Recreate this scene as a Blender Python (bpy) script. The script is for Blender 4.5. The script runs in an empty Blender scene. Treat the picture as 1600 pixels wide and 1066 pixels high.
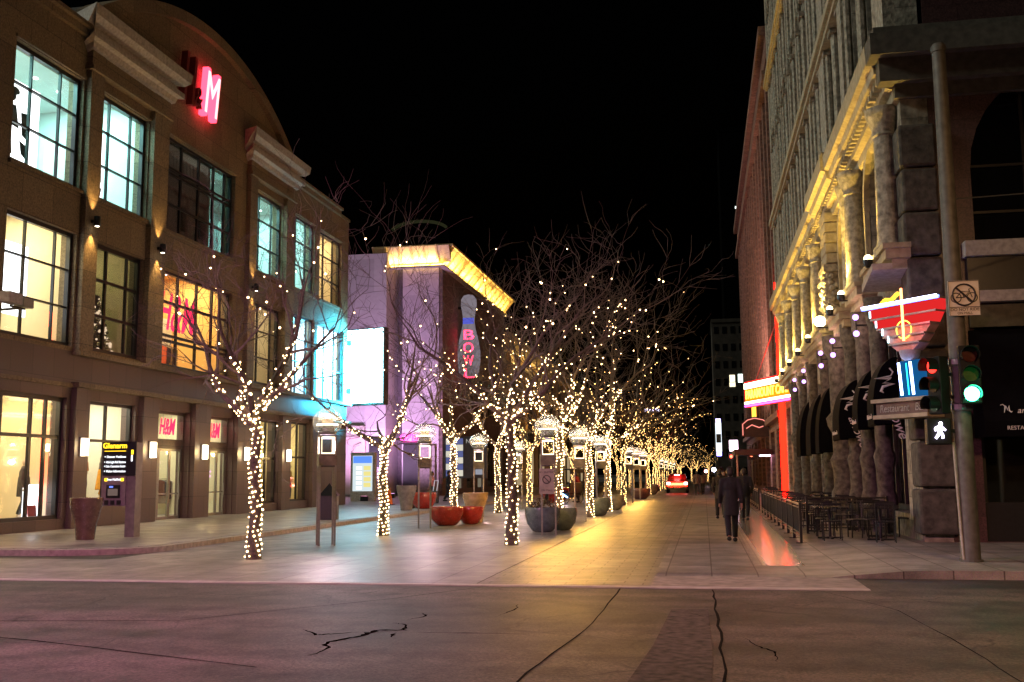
import bpy, bmesh, math, random
from mathutils import Vector, Matrix, Euler
random.seed(7)
SC = bpy.context.scene
COL = SC.collection
R = math.radians
PI = math.pi
ORG = {}

# ------------------------------------------------------------------ mesh builder
class MB:
    def __init__(s): s.v = []; s.f = []
    def add(s, vs, fs):
        o = len(s.v); s.v += [tuple(p) for p in vs]; s.f += [tuple(i + o for i in f) for f in fs]; return s
    def box(s, x0, x1, y0, y1, z0, z1):
        if x0 > x1: x0, x1 = x1, x0
        if y0 > y1: y0, y1 = y1, y0
        if z0 > z1: z0, z1 = z1, z0
        return s.add([(x0,y0,z0),(x1,y0,z0),(x1,y1,z0),(x0,y1,z0),(x0,y0,z1),(x1,y0,z1),(x1,y1,z1),(x0,y1,z1)],
                     [(0,3,2,1),(4,5,6,7),(0,1,5,4),(1,2,6,5),(2,3,7,6),(3,0,4,7)])
    def bar(s, p, q, w, h=None, up=(0,0,1)):
        p = Vector(p); q = Vector(q); d = (q - p).normalized(); u = Vector(up)
        if abs(d.dot(u)) > .99: u = Vector((1,0,0))
        a = d.cross(u).normalized() * w / 2; b = a.cross(d).normalized() * (h or w) / 2
        vs = [p-a-b, p+a-b, p+a+b, p-a+b, q-a-b, q+a-b, q+a+b, q-a+b]
        return s.add(vs, [(0,3,2,1),(4,5,6,7),(0,1,5,4),(1,2,6,5),(2,3,7,6),(3,0,4,7)])
    def tube(s, pts, rad, n=8, cap=True):
        pts = [Vector(p) for p in pts]; m = len(pts)
        if not hasattr(rad, '__len__'): rad = [rad] * m
        o = len(s.v); u = None
        for i, p in enumerate(pts):
            d = (pts[min(i+1, m-1)] - pts[max(i-1, 0)])
            d = d.normalized() if d.length > 1e-9 else Vector((0,0,1))
            if u is None:
                u = d.cross(Vector((0,0,1)) if abs(d.z) < .9 else Vector((1,0,0))).normalized()
            u = (u - d * u.dot(d)).normalized(); w = d.cross(u)
            for k in range(n):
                a = 2 * PI * k / n
                s.v.append(tuple(p + (u * math.cos(a) + w * math.sin(a)) * rad[i]))
        for i in range(m - 1):
            for k in range(n):
                a = o + i*n + k; b = o + i*n + (k+1) % n
                s.f.append((a, b, b + n, a + n))
        if cap:
            s.f.append(tuple(o + k for k in reversed(range(n)))); s.f.append(tuple(o + (m-1)*n + k for k in range(n)))
        return s
    def lathe(s, prof, c=(0,0,0), n=24, a0=0, sx=1, sy=1):
        o = len(s.v); m = len(prof)
        for r, z in prof:
            for k in range(n):
                a = a0 + 2 * PI * k / n
                s.v.append((c[0] + r * sx * math.cos(a), c[1] + r * sy * math.sin(a), c[2] + z))
        for i in range(m - 1):
            for k in range(n):
                a = o + i*n + k; b = o + i*n + (k+1) % n
                s.f.append((a, b, b + n, a + n))
        if prof[0][0] > 1e-4: s.f.append(tuple(o + k for k in reversed(range(n))))
        if prof[-1][0] > 1e-4: s.f.append(tuple(o + (m-1)*n + k for k in range(n)))
        return s
    def prism(s, poly, ax, a, b):
        n = len(poly)
        def P(p, t): return (t, p[0], p[1]) if ax == 'X' else ((p[0], t, p[1]) if ax == 'Y' else (p[0], p[1], t))
        s.add([P(p, a) for p in poly] + [P(p, b) for p in poly],
              [tuple(range(n)), tuple(reversed(range(n, 2*n)))] + [(i, i+n, (i+1) % n + n, (i+1) % n) for i in range(n)])
        return s
    def sphere(s, c, r, n=12, m=8, sx=1, sy=1, sz=1):
        prof = [(max(1e-5, r * math.sin(PI * i / m)), -r * sz * math.cos(PI * i / m)) for i in range(m + 1)]
        return s.lathe(prof, c, n, 0, sx, sy)
    def mesh(s, name, off=(0,0,0)):
        me = bpy.data.meshes.new(name)
        me.from_pydata([(p[0]-off[0], p[1]-off[1], p[2]-off[2]) for p in s.v], [], s.f)
        me.update()
        bm = bmesh.new(); bm.from_mesh(me)
        bmesh.ops.recalc_face_normals(bm, faces=bm.faces)
        bm.to_mesh(me); bm.free()
        return me
    def build(s, name, mat, parent=None, smooth=False, bevel=0, label=None, cat=None, group=None, kind=None, angle=40):
        if parent is not None:
            off = ORG.get(parent.name, (0,0,0)); loc = (0,0,0)
        else:
            xs = [p[0] for p in s.v]; ys = [p[1] for p in s.v]; zs = [p[2] for p in s.v]
            off = loc = ((min(xs)+max(xs))/2, (min(ys)+max(ys))/2, min(zs))
        me = s.mesh(name, off)
        me.materials.append(mat)
        o = bpy.data.objects.new(name, me); COL.objects.link(o); o.location = loc
        if parent is not None:
            o.parent = parent
            if parent.name in ORG: ORG[o.name] = ORG[parent.name]
        else: ORG[o.name] = loc
        if smooth:
            me.polygons.foreach_set('use_smooth', [True] * len(me.polygons))
            if smooth != 'all':
                bm = bmesh.new(); bm.from_mesh(me)
                for e in bm.edges:
                    if len(e.link_faces) == 2 and e.calc_face_angle(0) > R(angle): e.smooth = False
                bm.to_mesh(me); bm.free()
        if bevel:
            b = o.modifiers.new('bevel', 'BEVEL'); b.width = bevel; b.segments = 2; b.limit_method = 'ANGLE'; b.angle_limit = R(40)
        tag(o, label, cat, group, kind)
        return o

def tag(o, label=None, cat=None, group=None, kind=None):
    if label: o['label'] = label
    if cat: o['category'] = cat
    if group: o['group'] = group
    if kind: o['kind'] = kind
    return o
def thing(name, label, cat, loc=(0,0,0), rz=0, group=None, world=False):
    o = bpy.data.objects.new(name, None); COL.objects.link(o)
    o.location = loc; o.rotation_euler = (0,0,rz); o.empty_display_size = .2
    if world: ORG[o.name] = tuple(loc)
    return tag(o, label, cat, group)
def dup(root, loc, rz=None, label=None, group=None, sc=None):
    def cp(o, par):
        c = o.copy(); COL.objects.link(c)
        if par is not None: c.parent = par
        for ch in list(o.children): cp(ch, c)
        return c
    r = cp(root, None); r.location = loc
    if rz is not None: r.rotation_euler = (0,0,rz)
    if sc is not None: r.scale = (sc,sc,sc)
    if label: r['label'] = label
    if group: r['group'] = group
    return r
def structure(mb, name, mat): return mb.build(name, mat, kind='structure')

# wall in plane ax ('X' facing, spans y; 'Y' facing, spans x) with rectangular holes
def wall(mb, ax, p0, p1, a0, a1, z0, z1, holes):
    zs = sorted({z0, z1} | {min(max(h[i], z0), z1) for h in holes for i in (2,3)})
    for za, zb in zip(zs, zs[1:]):
        if zb - za < 1e-4: continue
        zm = (za + zb) / 2
        hs = sorted((h[0], h[1]) for h in holes if h[2] < zm < h[3])
        c = a0
        for ha, hb in hs + [(a1, a1)]:
            ha = min(max(ha, a0), a1)
            if ha - c > 1e-4:
                if ax == 'X': mb.box(p0, p1, c, ha, za, zb)
                else: mb.box(c, ha, p0, p1, za, zb)
            c = max(c, min(hb, a1))
    return mb
def arch_fill(mb, ax, p0, p1, c, r, zs, zt, n=16):
    for i in range(n):
        a, b = PI * i / n, PI * (i+1) / n
        u, v = c - r * math.cos(a), c - r * math.cos(b)
        za, zb = zs + r * math.sin(a), zs + r * math.sin(b)
        poly = [(u, za), (v, zb), (v, zt), (u, zt)]
        mb.prism(poly, ax, p0, p1)
    return mb

# ------------------------------------------------------------------ materials
def _nodes(name):
    m = bpy.data.materials.new(name); m.use_nodes = True
    nt = m.node_tree; b = nt.nodes['Principled BSDF']
    return m, nt, b
def mat(name, col, rough=.6, metal=0, var=.25, scale=6, bump=.15, bscale=None, spec=.5, detail=6, coords='Object', brick=None, coat=0):
    m, nt, b = _nodes(name); N = nt.nodes; L = nt.links
    tc = N.new('ShaderNodeTexCoord')
    no = N.new('ShaderNodeTexNoise'); no.inputs['Scale'].default_value = scale; no.inputs['Detail'].default_value = detail
    L.new(tc.outputs[coords], no.inputs['Vector'])
    rp = N.new('ShaderNodeValToRGB')
    rp.color_ramp.elements[0].position = .3; rp.color_ramp.elements[1].position = .7
    rp.color_ramp.elements[0].color = (*[c * (1 - var) for c in col], 1)
    rp.color_ramp.elements[1].color = (*[min(1, c * (1 + var)) for c in col], 1)
    L.new(no.outputs['Fac'], rp.inputs['Fac'])
    out = rp.outputs['Color']; hgt = None
    if brick:
        bw, bh, ms, plane, dark = brick
        mp = N.new('ShaderNodeMapping')
        if plane == 'X': mp.inputs['Rotation'].default_value = (R(90), 0, R(90))
        if plane == 'Y': mp.inputs['Rotation'].default_value = (R(90), 0, 0)
        sp = N.new('ShaderNodeSeparateXYZ'); cb = N.new('ShaderNodeCombineXYZ')
        L.new(tc.outputs[coords], sp.inputs[0])
        L.new(sp.outputs['Y' if plane == 'X' else 'X'], cb.inputs['X'])
        L.new(sp.outputs['Y' if plane == 'Z' else 'Z'], cb.inputs['Y'])
        bt = N.new('ShaderNodeTexBrick'); bt.inputs['Scale'].default_value = 1
        bt.inputs['Brick Width'].default_value = bw; bt.inputs['Row Height'].default_value = bh
        bt.inputs['Mortar Size'].default_value = ms; bt.inputs['Mortar Smooth'].default_value = .3
        bt.inputs['Color1'].default_value = (1,1,1,1); bt.inputs['Color2'].default_value = (.68,.68,.68,1)
        bt.inputs['Mortar'].default_value = (dark,dark,dark,1)
        L.new(cb.outputs[0], bt.inputs['Vector'])
        mx = N.new('ShaderNodeMix'); mx.data_type = 'RGBA'; mx.blend_type = 'MULTIPLY'; mx.inputs['Factor'].default_value = 1
        L.new(out, mx.inputs['A']); L.new(bt.outputs['Color'], mx.inputs['B']); out = mx.outputs['Result']; hgt = bt
    L.new(out, b.inputs['Base Color'])
    b.inputs['Metallic'].default_value = metal; b.inputs['Specular IOR Level'].default_value = spec
    if coat: b.inputs['Coat Weight'].default_value = coat; b.inputs['Coat Roughness'].default_value = .1
    n2 = N.new('ShaderNodeTexNoise'); n2.inputs['Scale'].default_value = bscale or scale * 5; n2.inputs['Detail'].default_value = 5
    L.new(tc.outputs[coords], n2.inputs['Vector'])
    mr = N.new('ShaderNodeMapRange'); mr.inputs['To Min'].default_value = max(0, rough - .1); mr.inputs['To Max'].default_value = min(1, rough + .1)
    L.new(n2.outputs['Fac'], mr.inputs['Value']); L.new(mr.outputs[0], b.inputs['Roughness'])
    if bump:
        bp = N.new('ShaderNodeBump'); bp.inputs['Strength'].default_value = bump; bp.inputs['Distance'].default_value = .02
        L.new(n2.outputs['Fac'], bp.inputs['Height']); L.new(bp.outputs[0], b.inputs['Normal'])
    return m
def em(name, col, st, sample=True):
    m = bpy.data.materials.new(name); m.use_nodes = True; nt = m.node_tree
    nt.nodes.remove(nt.nodes['Principled BSDF'])
    e = nt.nodes.new('ShaderNodeEmission'); e.inputs['Color'].default_value = (*col, 1); e.inputs['Strength'].default_value = st
    nt.links.new(e.outputs[0], nt.nodes['Material Output'].inputs['Surface'])
    if not sample: m.cycles.emission_sampling = 'NONE'
    return m
def glass(name, tint=(1,1,1), ref=.06, rough=.03):
    m = bpy.data.materials.new(name); m.use_nodes = True; nt = m.node_tree; N = nt.nodes; L = nt.links
    N.remove(N['Principled BSDF'])
    t = N.new('ShaderNodeBsdfTransparent'); t.inputs[0].default_value = (*tint, 1)
    g = N.new('ShaderNodeBsdfGlossy'); g.inputs['Roughness'].default_value = rough; g.inputs['Color'].default_value = (1,1,1,1)
    lw = N.new('ShaderNodeLayerWeight'); lw.inputs['Blend'].default_value = .5
    pw = N.new('ShaderNodeMath'); pw.operation = 'POWER'; pw.inputs[1].default_value = 4
    ad = N.new('ShaderNodeMath'); ad.operation = 'MULTIPLY_ADD'; ad.inputs[1].default_value = .6; ad.inputs[2].default_value = ref; ad.use_clamp = True
    mx = N.new('ShaderNodeMixShader')
    L.new(lw.outputs['Facing'], pw.inputs[0]); L.new(pw.outputs[0], ad.inputs[0])
    L.new(ad.outputs[0], mx.inputs[0]); L.new(t.outputs[0], mx.inputs[1]); L.new(g.outputs[0], mx.inputs[2])
    L.new(mx.outputs[0], N['Material Output'].inputs['Surface'])
    return m

M = {}
M['cream'] = mat('cream stone panels', (.215,.165,.10), .8, var=.42, scale=18, bump=.5, brick=(1.45,1.18,.014,'X',.38))
M['granite'] = mat('brown granite cladding', (.115,.082,.072), .45, var=.5, scale=40, bump=.08, detail=10, brick=(1.0,.95,.012,'X',.38))
M['trim'] = mat('pale stone trim', (.36,.33,.29), .7, var=.25, scale=9, bump=.1)
M['black_frame'] = mat('black window metal', (.012,.012,.014), .4, var=.2, bump=.02)
M['glass'] = glass('window glass')
M['dark_glass'] = glass('dim window glass', (.55,.6,.6), .12)
M['paint'] = mat('white shop paint', (.78,.76,.72), .8, var=.03, scale=2, bump=.02)
M['shop_floor'] = mat('shop floor', (.4,.34,.27), .4, var=.1, scale=3)
M['roof'] = mat('roof felt', (.05,.05,.05), .9)
M['steel'] = mat('brushed grey steel', (.3,.3,.29), .4, metal=.8, var=.12, scale=20, bump=.05)
M['lamp_steel'] = mat('dark bronze steel', (.10,.095,.085), .42, metal=.6, var=.2, scale=20, bump=.05)
M['black'] = mat('black painted metal', (.012,.012,.013), .35, var=.3, scale=12, bump=.05)
M['bark'] = mat('grey brown bark', (.105,.085,.07), .9, var=.45, scale=25, bump=.7, bscale=60)
M['twig'] = mat('pale twigs', (.13,.108,.09), .9, var=.3, scale=20)
M['bulb'] = em('warm fairy bulb', (1,.64,.29), 13)
M['bulb_far'] = em('warm fairy bulb farther', (1,.56,.18), 6.5)
M['wire'] = mat('green wire', (.02,.03,.02), .6)
M['paver'] = None
# ------------------------------------------------------------------ camera, sky, lamps
cam = bpy.data.cameras.new('camera'); co = bpy.data.objects.new('camera', cam); COL.objects.link(co)
cam.sensor_width = 36; cam.lens = 36.0; cam.clip_end = 3000; cam.clip_start = .1
yaw, pitch, roll = R(10.478), R(7.417), R(.44)
F = Vector((-math.sin(yaw)*math.cos(pitch), math.cos(yaw)*math.cos(pitch), math.sin(pitch)))
R0 = Vector((math.cos(yaw), math.sin(yaw), 0)); U0 = R0.cross(F)
Rr = R0*math.cos(roll) - U0*math.sin(roll); Uu = U0*math.cos(roll) + R0*math.sin(roll)
co.matrix_world = Matrix(((Rr.x,Uu.x,-F.x,0),(Rr.y,Uu.y,-F.y,0),(Rr.z,Uu.z,-F.z,1.7),(0,0,0,1)))
SC.camera = co
W = bpy.data.worlds.new('World'); SC.world = W; W.use_nodes = True
sky = W.node_tree.nodes.new('ShaderNodeTexSky'); sky.sky_type = 'NISHITA'; sky.sun_disc = False
sky.sun_elevation = R(-5); sky.sun_rotation = R(215)
W.node_tree.links.new(sky.outputs[0], W.node_tree.nodes['Background'].inputs[0])
W.node_tree.nodes['Background'].inputs[1].default_value = .05
SC.view_settings.view_transform = 'Standard'; SC.view_settings.look = 'None'; SC.view_settings.gamma = 1; SC.view_settings.exposure = .5
SC.cycles.use_denoising = True; SC.cycles.max_bounces = 6; SC.cycles.diffuse_bounces = 3; SC.cycles.glossy_bounces = 3
SC.cycles.transparent_max_bounces = 16; SC.cycles.transmission_bounces = 3
SC.cycles.sample_clamp_indirect = 3; SC.cycles.use_light_tree = True; SC.cycles.caustics_reflective = False; SC.cycles.caustics_refractive = False
sun = bpy.data.lights.new('fill_sun', 'SUN'); sun.energy = .8; sun.angle = R(10); sun.color = (1,.97,.80)  # added fill from the store side, brightens the upper right facade
so = bpy.data.objects.new('fill_sun', sun); COL.objects.link(so); so.rotation_euler = Vector((.95,.22,-.48)).to_track_quat('-Z','Y').to_euler()

def area(loc, rot, sx, sy, P, col, spread=180, name='ceiling_light'):
    l = bpy.data.lights.new(name, 'AREA'); l.shape = 'RECTANGLE'; l.size = sx; l.size_y = sy; l.energy = P; l.color = col; l.spread = R(spread)
    o = bpy.data.objects.new(name, l); COL.objects.link(o); o.location = loc; o.rotation_euler = rot; return o
def point(loc, P, col, r=.1, name='lamp_light'):
    l = bpy.data.lights.new(name, 'POINT'); l.energy = P; l.color = col; l.shadow_soft_size = r
    o = bpy.data.objects.new(name, l); COL.objects.link(o); o.location = loc; return o
def spot(loc, target, P, col, ang=60, blend=.6, r=.05, name='spot_light'):
    l = bpy.data.lights.new(name, 'SPOT'); l.energy = P; l.color = col; l.spot_size = R(ang); l.spot_blend = blend; l.shadow_soft_size = r
    o = bpy.data.objects.new(name, l); COL.objects.link(o); o.location = loc
    o.rotation_euler = (Vector(target) - Vector(loc)).to_track_quat('-Z', 'Y').to_euler(); return o

def txt(body, size, name, m, parent=None, pos=(0,0,0), right=(1,0,0), up=(0,0,1), extrude=.01, shear=0, bold=0, align='CENTER', width=None, **tags):
    c = bpy.data.curves.new('t', 'FONT'); c.body = body; c.size = size; c.extrude = extrude; c.shear = shear; c.offset = bold
    c.align_x = align; c.align_y = 'CENTER'; c.resolution_u = 3
    t = bpy.data.objects.new('t', c); COL.objects.link(t)
    bpy.context.view_layer.update()
    me = bpy.data.meshes.new_from_object(t.evaluated_get(bpy.context.evaluated_depsgraph_get()))
    bpy.data.objects.remove(t)
    r = Vector(right).normalized(); u = Vector(up).normalized(); n = r.cross(u)
    sx = 1
    if width:
        xs = [v.co.x for v in me.vertices]; sx = width / max(1e-6, max(xs) - min(xs))
    mb = MB()
    P = Vector(pos)
    mb.v = [tuple(P + r * v.co.x * sx + u * v.co.y + n * v.co.z) for v in me.vertices]
    mb.f = [tuple(p.vertices) for p in me.polygons]
    bpy.data.meshes.remove(me)
    return mb.build(name, m, parent, **tags)

# ------------------------------------------------------------------ ground
def paving(name, base, dark, rough, bw, bh, stain=.5, rv=1, sp_=.22, bm=.3):
    m, nt, b = _nodes(name); N = nt.nodes; L = nt.links
    tc = N.new('ShaderNodeTexCoord')
    bt = N.new('ShaderNodeTexBrick'); bt.inputs['Scale'].default_value = 1; bt.offset = 0 if bw == bh else .5
    bt.inputs['Brick Width'].default_value = bw; bt.inputs['Row Height'].default_value = bh; bt.inputs['Mortar Size'].default_value = .012
    bt.inputs['Color1'].default_value = (*base, 1); bt.inputs['Color2'].default_value = (*[c*.72 for c in base], 1); bt.inputs['Mortar'].default_value = (*dark, 1)
    bt.inputs['Bias'].default_value = -.2
    L.new(tc.outputs['Object'], bt.inputs['Vector'])
    n1 = N.new('ShaderNodeTexNoise'); n1.inputs['Scale'].default_value = .35; n1.inputs['Detail'].default_value = 8; n1.inputs['Roughness'].default_value = .65
    mp = N.new('ShaderNodeMapping'); mp.inputs['Scale'].default_value = (1, .5, 1)
    L.new(tc.outputs['Object'], mp.inputs[0]); L.new(mp.outputs[0], n1.inputs['Vector'])
    r1 = N.new('ShaderNodeValToRGB'); r1.color_ramp.elements[0].position = .32; r1.color_ramp.elements[1].position = .62
    r1.color_ramp.elements[0].color = (1-stain,1-stain,1-stain,1)
    L.new(n1.outputs['Fac'], r1.inputs['Fac'])
    mx = N.new('ShaderNodeMix'); mx.data_type = 'RGBA'; mx.blend_type = 'MULTIPLY'; mx.inputs['Factor'].default_value = 1
    L.new(bt.outputs['Color'], mx.inputs['A']); L.new(r1.outputs['Color'], mx.inputs['B'])
    n2 = N.new('ShaderNodeTexNoise'); n2.inputs['Scale'].default_value = 60; n2.inputs['Detail'].default_value = 4
    L.new(tc.outputs['Object'], n2.inputs['Vector'])
    m2 = N.new('ShaderNodeMix'); m2.data_type = 'RGBA'; m2.blend_type = 'OVERLAY'; m2.inputs['Factor'].default_value = .6
    L.new(mx.outputs['Result'], m2.inputs['A']); L.new(n2.outputs['Color'], m2.inputs['B'])
    # dark gum spots and blotches trodden into the slabs
    vo = N.new('ShaderNodeTexVoronoi'); vo.inputs['Scale'].default_value = 1.6; L.new(tc.outputs['Object'], vo.inputs['Vector'])
    gs = N.new('ShaderNodeMapRange'); gs.inputs['From Min'].default_value = .05; gs.inputs['From Max'].default_value = .09; gs.inputs['To Min'].default_value = .5; L.new(vo.outputs['Distance'], gs.inputs['Value'])
    n7 = N.new('ShaderNodeTexNoise'); n7.inputs['Scale'].default_value = 1.3; n7.inputs['Detail'].default_value = 8; n7.inputs['Roughness'].default_value = .7; L.new(tc.outputs['Object'], n7.inputs['Vector'])
    g7 = N.new('ShaderNodeMapRange'); g7.inputs['From Min'].default_value = .3; g7.inputs['From Max'].default_value = .6; g7.inputs['To Min'].default_value = .5; g7.inputs['To Max'].default_value = 1.12; L.new(n7.outputs['Fac'], g7.inputs['Value'])
    mg = N.new('ShaderNodeMath'); mg.operation = 'MULTIPLY'; L.new(gs.outputs[0], mg.inputs[0]); L.new(g7.outputs[0], mg.inputs[1])
    m3 = N.new('ShaderNodeMix'); m3.data_type = 'RGBA'; m3.blend_type = 'MULTIPLY'; m3.inputs['Factor'].default_value = 1; L.new(m2.outputs['Result'], m3.inputs['A']); L.new(mg.outputs[0], m3.inputs['B']); m2 = m3
    hs = N.new('ShaderNodeHueSaturation'); hs.inputs['Saturation'].default_value = .85
    L.new(m2.outputs['Result'], hs.inputs['Color']); L.new(hs.outputs[0], b.inputs['Base Color'])
    mr = N.new('ShaderNodeMapRange'); mr.inputs['From Min'].default_value = .3; mr.inputs['From Max'].default_value = .7
    mr.inputs['To Min'].default_value = rough - .1*rv; mr.inputs['To Max'].default_value = rough + .12*rv
    L.new(n1.outputs['Fac'], mr.inputs['Value']); L.new(mr.outputs[0], b.inputs['Roughness'])
    bp = N.new('ShaderNodeBump'); bp.inputs['Strength'].default_value = bm; bp.inputs['Distance'].default_value = .012
    L.new(n2.outputs['Fac'], bp.inputs['Height']); L.new(bp.outputs[0], b.inputs['Normal'])
    b.inputs['Specular IOR Level'].default_value = sp_
    return m
M['paver'] = paving('granite paving', (.38,.33,.31), (.13,.10,.095), .45, .9, .9, .62, .5)
M['lane'] = paving('transit lane granite', (.32,.265,.235), (.12,.09,.08), .46, .6, .3, .62, .5, .2, .25)
M['walk'] = paving('sidewalk granite', (.40,.36,.34), (.14,.12,.11), .42, .75, .75, .5)
M['walk_right'] = paving('right sidewalk granite', (.36,.31,.28), (.13,.10,.09), .46, .75, .75, .5, .4, .16, .25)
M['polished'] = paving('polished paving strip', (.34,.29,.26), (.14,.11,.1), .2, .75, .75, .3, .1, .8, .03)
M['kerb'] = mat('kerb stone', (.3,.26,.22), .7, var=.25, scale=8, bump=.2)

def asphalt():
    m, nt, b = _nodes('worn asphalt'); N = nt.nodes; L = nt.links
    tc = N.new('ShaderNodeTexCoord')
    n1 = N.new('ShaderNodeTexNoise'); n1.inputs['Scale'].default_value = .5; n1.inputs['Detail'].default_value = 9; n1.inputs['Roughness'].default_value = .62
    mp = N.new('ShaderNodeMapping'); mp.inputs['Scale'].default_value = (.45, 1, 1); L.new(tc.outputs['Object'], mp.inputs[0]); L.new(mp.outputs[0], n1.inputs['Vector'])
    r1 = N.new('ShaderNodeValToRGB'); r1.color_ramp.elements[0].position = .3; r1.color_ramp.elements[1].position = .72
    r1.color_ramp.elements[0].color = (.030,.023,.021,1); r1.color_ramp.elements[1].color = (.135,.105,.092,1)
    L.new(n1.outputs['Fac'], r1.inputs['Fac'])
    # worn crossing bands across the street
    sp = N.new('ShaderNodeSeparateXYZ'); L.new(tc.outputs['Object'], sp.inputs[0])
    n3 = N.new('ShaderNodeTexNoise'); n3.inputs['Scale'].default_value = .8; n3.inputs['Detail'].default_value = 4; L.new(mp.outputs[0], n3.inputs['Vector'])
    ad = N.new('ShaderNodeMath'); ad.operation = 'MULTIPLY_ADD'; ad.inputs[1].default_value = 1.6; L.new(n3.outputs['Fac'], ad.inputs[0]); L.new(sp.outputs['Y'], ad.inputs[2])
    ml = N.new('ShaderNodeMath'); ml.operation = 'MULTIPLY'; ml.inputs[1].default_value = 6.6; L.new(ad.outputs[0], ml.inputs[0])
    sn = N.new('ShaderNodeMath'); sn.operation = 'SINE'; L.new(ml.outputs[0], sn.inputs[0])
    mr = N.new('ShaderNodeMapRange'); mr.inputs['From Min'].default_value = -1; mr.inputs['To Min'].default_value = .86; mr.inputs['To Max'].default_value = 1.1; L.new(sn.outputs[0], mr.inputs['Value'])
    mx = N.new('ShaderNodeMix'); mx.data_type = 'RGBA'; mx.blend_type = 'MULTIPLY'; mx.inputs['Factor'].default_value = 1
    L.new(r1.outputs[0], mx.inputs['A']); L.new(mr.outputs[0], mx.inputs['B'])
    n2 = N.new('ShaderNodeTexNoise'); n2.inputs['Scale'].default_value = 26; n2.inputs['Detail'].default_value = 8; n2.inputs['Roughness'].default_value = .8; L.new(tc.outputs['Object'], n2.inputs['Vector'])
    m2 = N.new('ShaderNodeMix'); m2.data_type = 'RGBA'; m2.blend_type = 'OVERLAY'; m2.inputs['Factor'].default_value = 1
    L.new(mx.outputs['Result'], m2.inputs['A']); r4 = N.new('ShaderNodeMapRange'); r4.inputs['From Min'].default_value = .3; r4.inputs['From Max'].default_value = .7; L.new(n2.outputs['Fac'], r4.inputs['Value']); L.new(r4.outputs[0], m2.inputs['B']); 
    # hairline crack network, only where the surface is tired, and dark oil stains
    nw = N.new('ShaderNodeTexNoise'); nw.inputs['Scale'].default_value = 1.1; nw.inputs['Detail'].default_value = 6; L.new(tc.outputs['Object'], nw.inputs['Vector'])
    va = N.new('ShaderNodeVectorMath'); va.operation = 'MULTIPLY_ADD'; va.inputs[1].default_value = (1.1,1.1,0); L.new(nw.outputs['Color'], va.inputs[0]); L.new(tc.outputs['Object'], va.inputs[2])
    vo = N.new('ShaderNodeTexVoronoi'); vo.feature = 'DISTANCE_TO_EDGE'; vo.inputs['Scale'].default_value = .55; L.new(va.outputs[0], vo.inputs['Vector'])
    rc = N.new('ShaderNodeMapRange'); rc.inputs['From Max'].default_value = .012; rc.inputs['To Min'].default_value = .3; L.new(vo.outputs['Distance'], rc.inputs['Value'])
    n5 = N.new('ShaderNodeTexNoise'); n5.inputs['Scale'].default_value = .28; n5.inputs['Detail'].default_value = 3; L.new(tc.outputs['Object'], n5.inputs['Vector'])
    gt = N.new('ShaderNodeMapRange'); gt.inputs['From Min'].default_value = .47; gt.inputs['From Max'].default_value = .55; L.new(n5.outputs['Fac'], gt.inputs['Value'])
    cm = N.new('ShaderNodeMix'); cm.data_type = 'RGBA'; cm.inputs['A'].default_value = (1,1,1,1); L.new(gt.outputs[0], cm.inputs['Factor']); L.new(rc.outputs[0], cm.inputs['B'])
    n6 = N.new('ShaderNodeTexNoise'); n6.inputs['Scale'].default_value = 1.7; n6.inputs['Detail'].default_value = 7; n6.inputs['Roughness'].default_value = .7; L.new(tc.outputs['Object'], n6.inputs['Vector'])
    st = N.new('ShaderNodeMapRange'); st.inputs['From Min'].default_value = .32; st.inputs['From Max'].default_value = .56; st.inputs['To Min'].default_value = .42; st.inputs['To Max'].default_value = 1.12; L.new(n6.outputs['Fac'], st.inputs['Value'])
    k1 = N.new('ShaderNodeMix'); k1.data_type = 'RGBA'; k1.blend_type = 'MULTIPLY'; k1.inputs['Factor'].default_value = 1; L.new(m2.outputs['Result'], k1.inputs['A']); L.new(cm.outputs['Result'], k1.inputs['B'])
    k2 = N.new('ShaderNodeMix'); k2.data_type = 'RGBA'; k2.blend_type = 'MULTIPLY'; k2.inputs['Factor'].default_value = 1; L.new(k1.outputs['Result'], k2.inputs['A']); L.new(st.outputs[0], k2.inputs['B'])
    L.new(k2.outputs['Result'], b.inputs['Base Color'])
    r3 = N.new('ShaderNodeMapRange'); r3.inputs['To Min'].default_value = .45; r3.inputs['To Max'].default_value = .8; b.inputs['Specular IOR Level'].default_value = .3; L.new(n1.outputs['Fac'], r3.inputs['Value']); L.new(r3.outputs[0], b.inputs['Roughness'])
    bp = N.new('ShaderNodeBump'); bp.inputs['Strength'].default_value = .35; bp.inputs['Distance'].default_value = .01; L.new(n2.outputs['Fac'], bp.inputs['Height']); L.new(bp.outputs[0], b.inputs['Normal'])
    return m
M['asphalt'] = asphalt()
M['crack'] = mat('open crack', (.006,.005,.004), 1, var=.3, spec=0)
M['patch'] = mat('asphalt patch', (.078,.061,.053), .85, var=.6, scale=9, bump=.3, spec=.15)
M['seam'] = mat('tar seam', (.010,.008,.0075), .95, var=.4, scale=20, spec=.03)

g = MB().add([(-900,-120,0),(900,-120,0),(900,1400,0),(-900,1400,0)], [(0,1,2,3)])
structure(g, 'ground', M['asphalt'])
def zoff(z): return z
# mall paving, from the cross street northwards
structure(MB().box(-12.2,-3.5,15.9,420,-.05,.012), 'mall_pavement', M['paver'])
structure(MB().box(-3.5,-.85,15.9,420,-.05,.0105), 'transit_lane', M['lane'])
structure(MB().box(-30,-12.2,15.9,19.8,-.05,.0115), 'crossing_apron', M['paver'])
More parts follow.
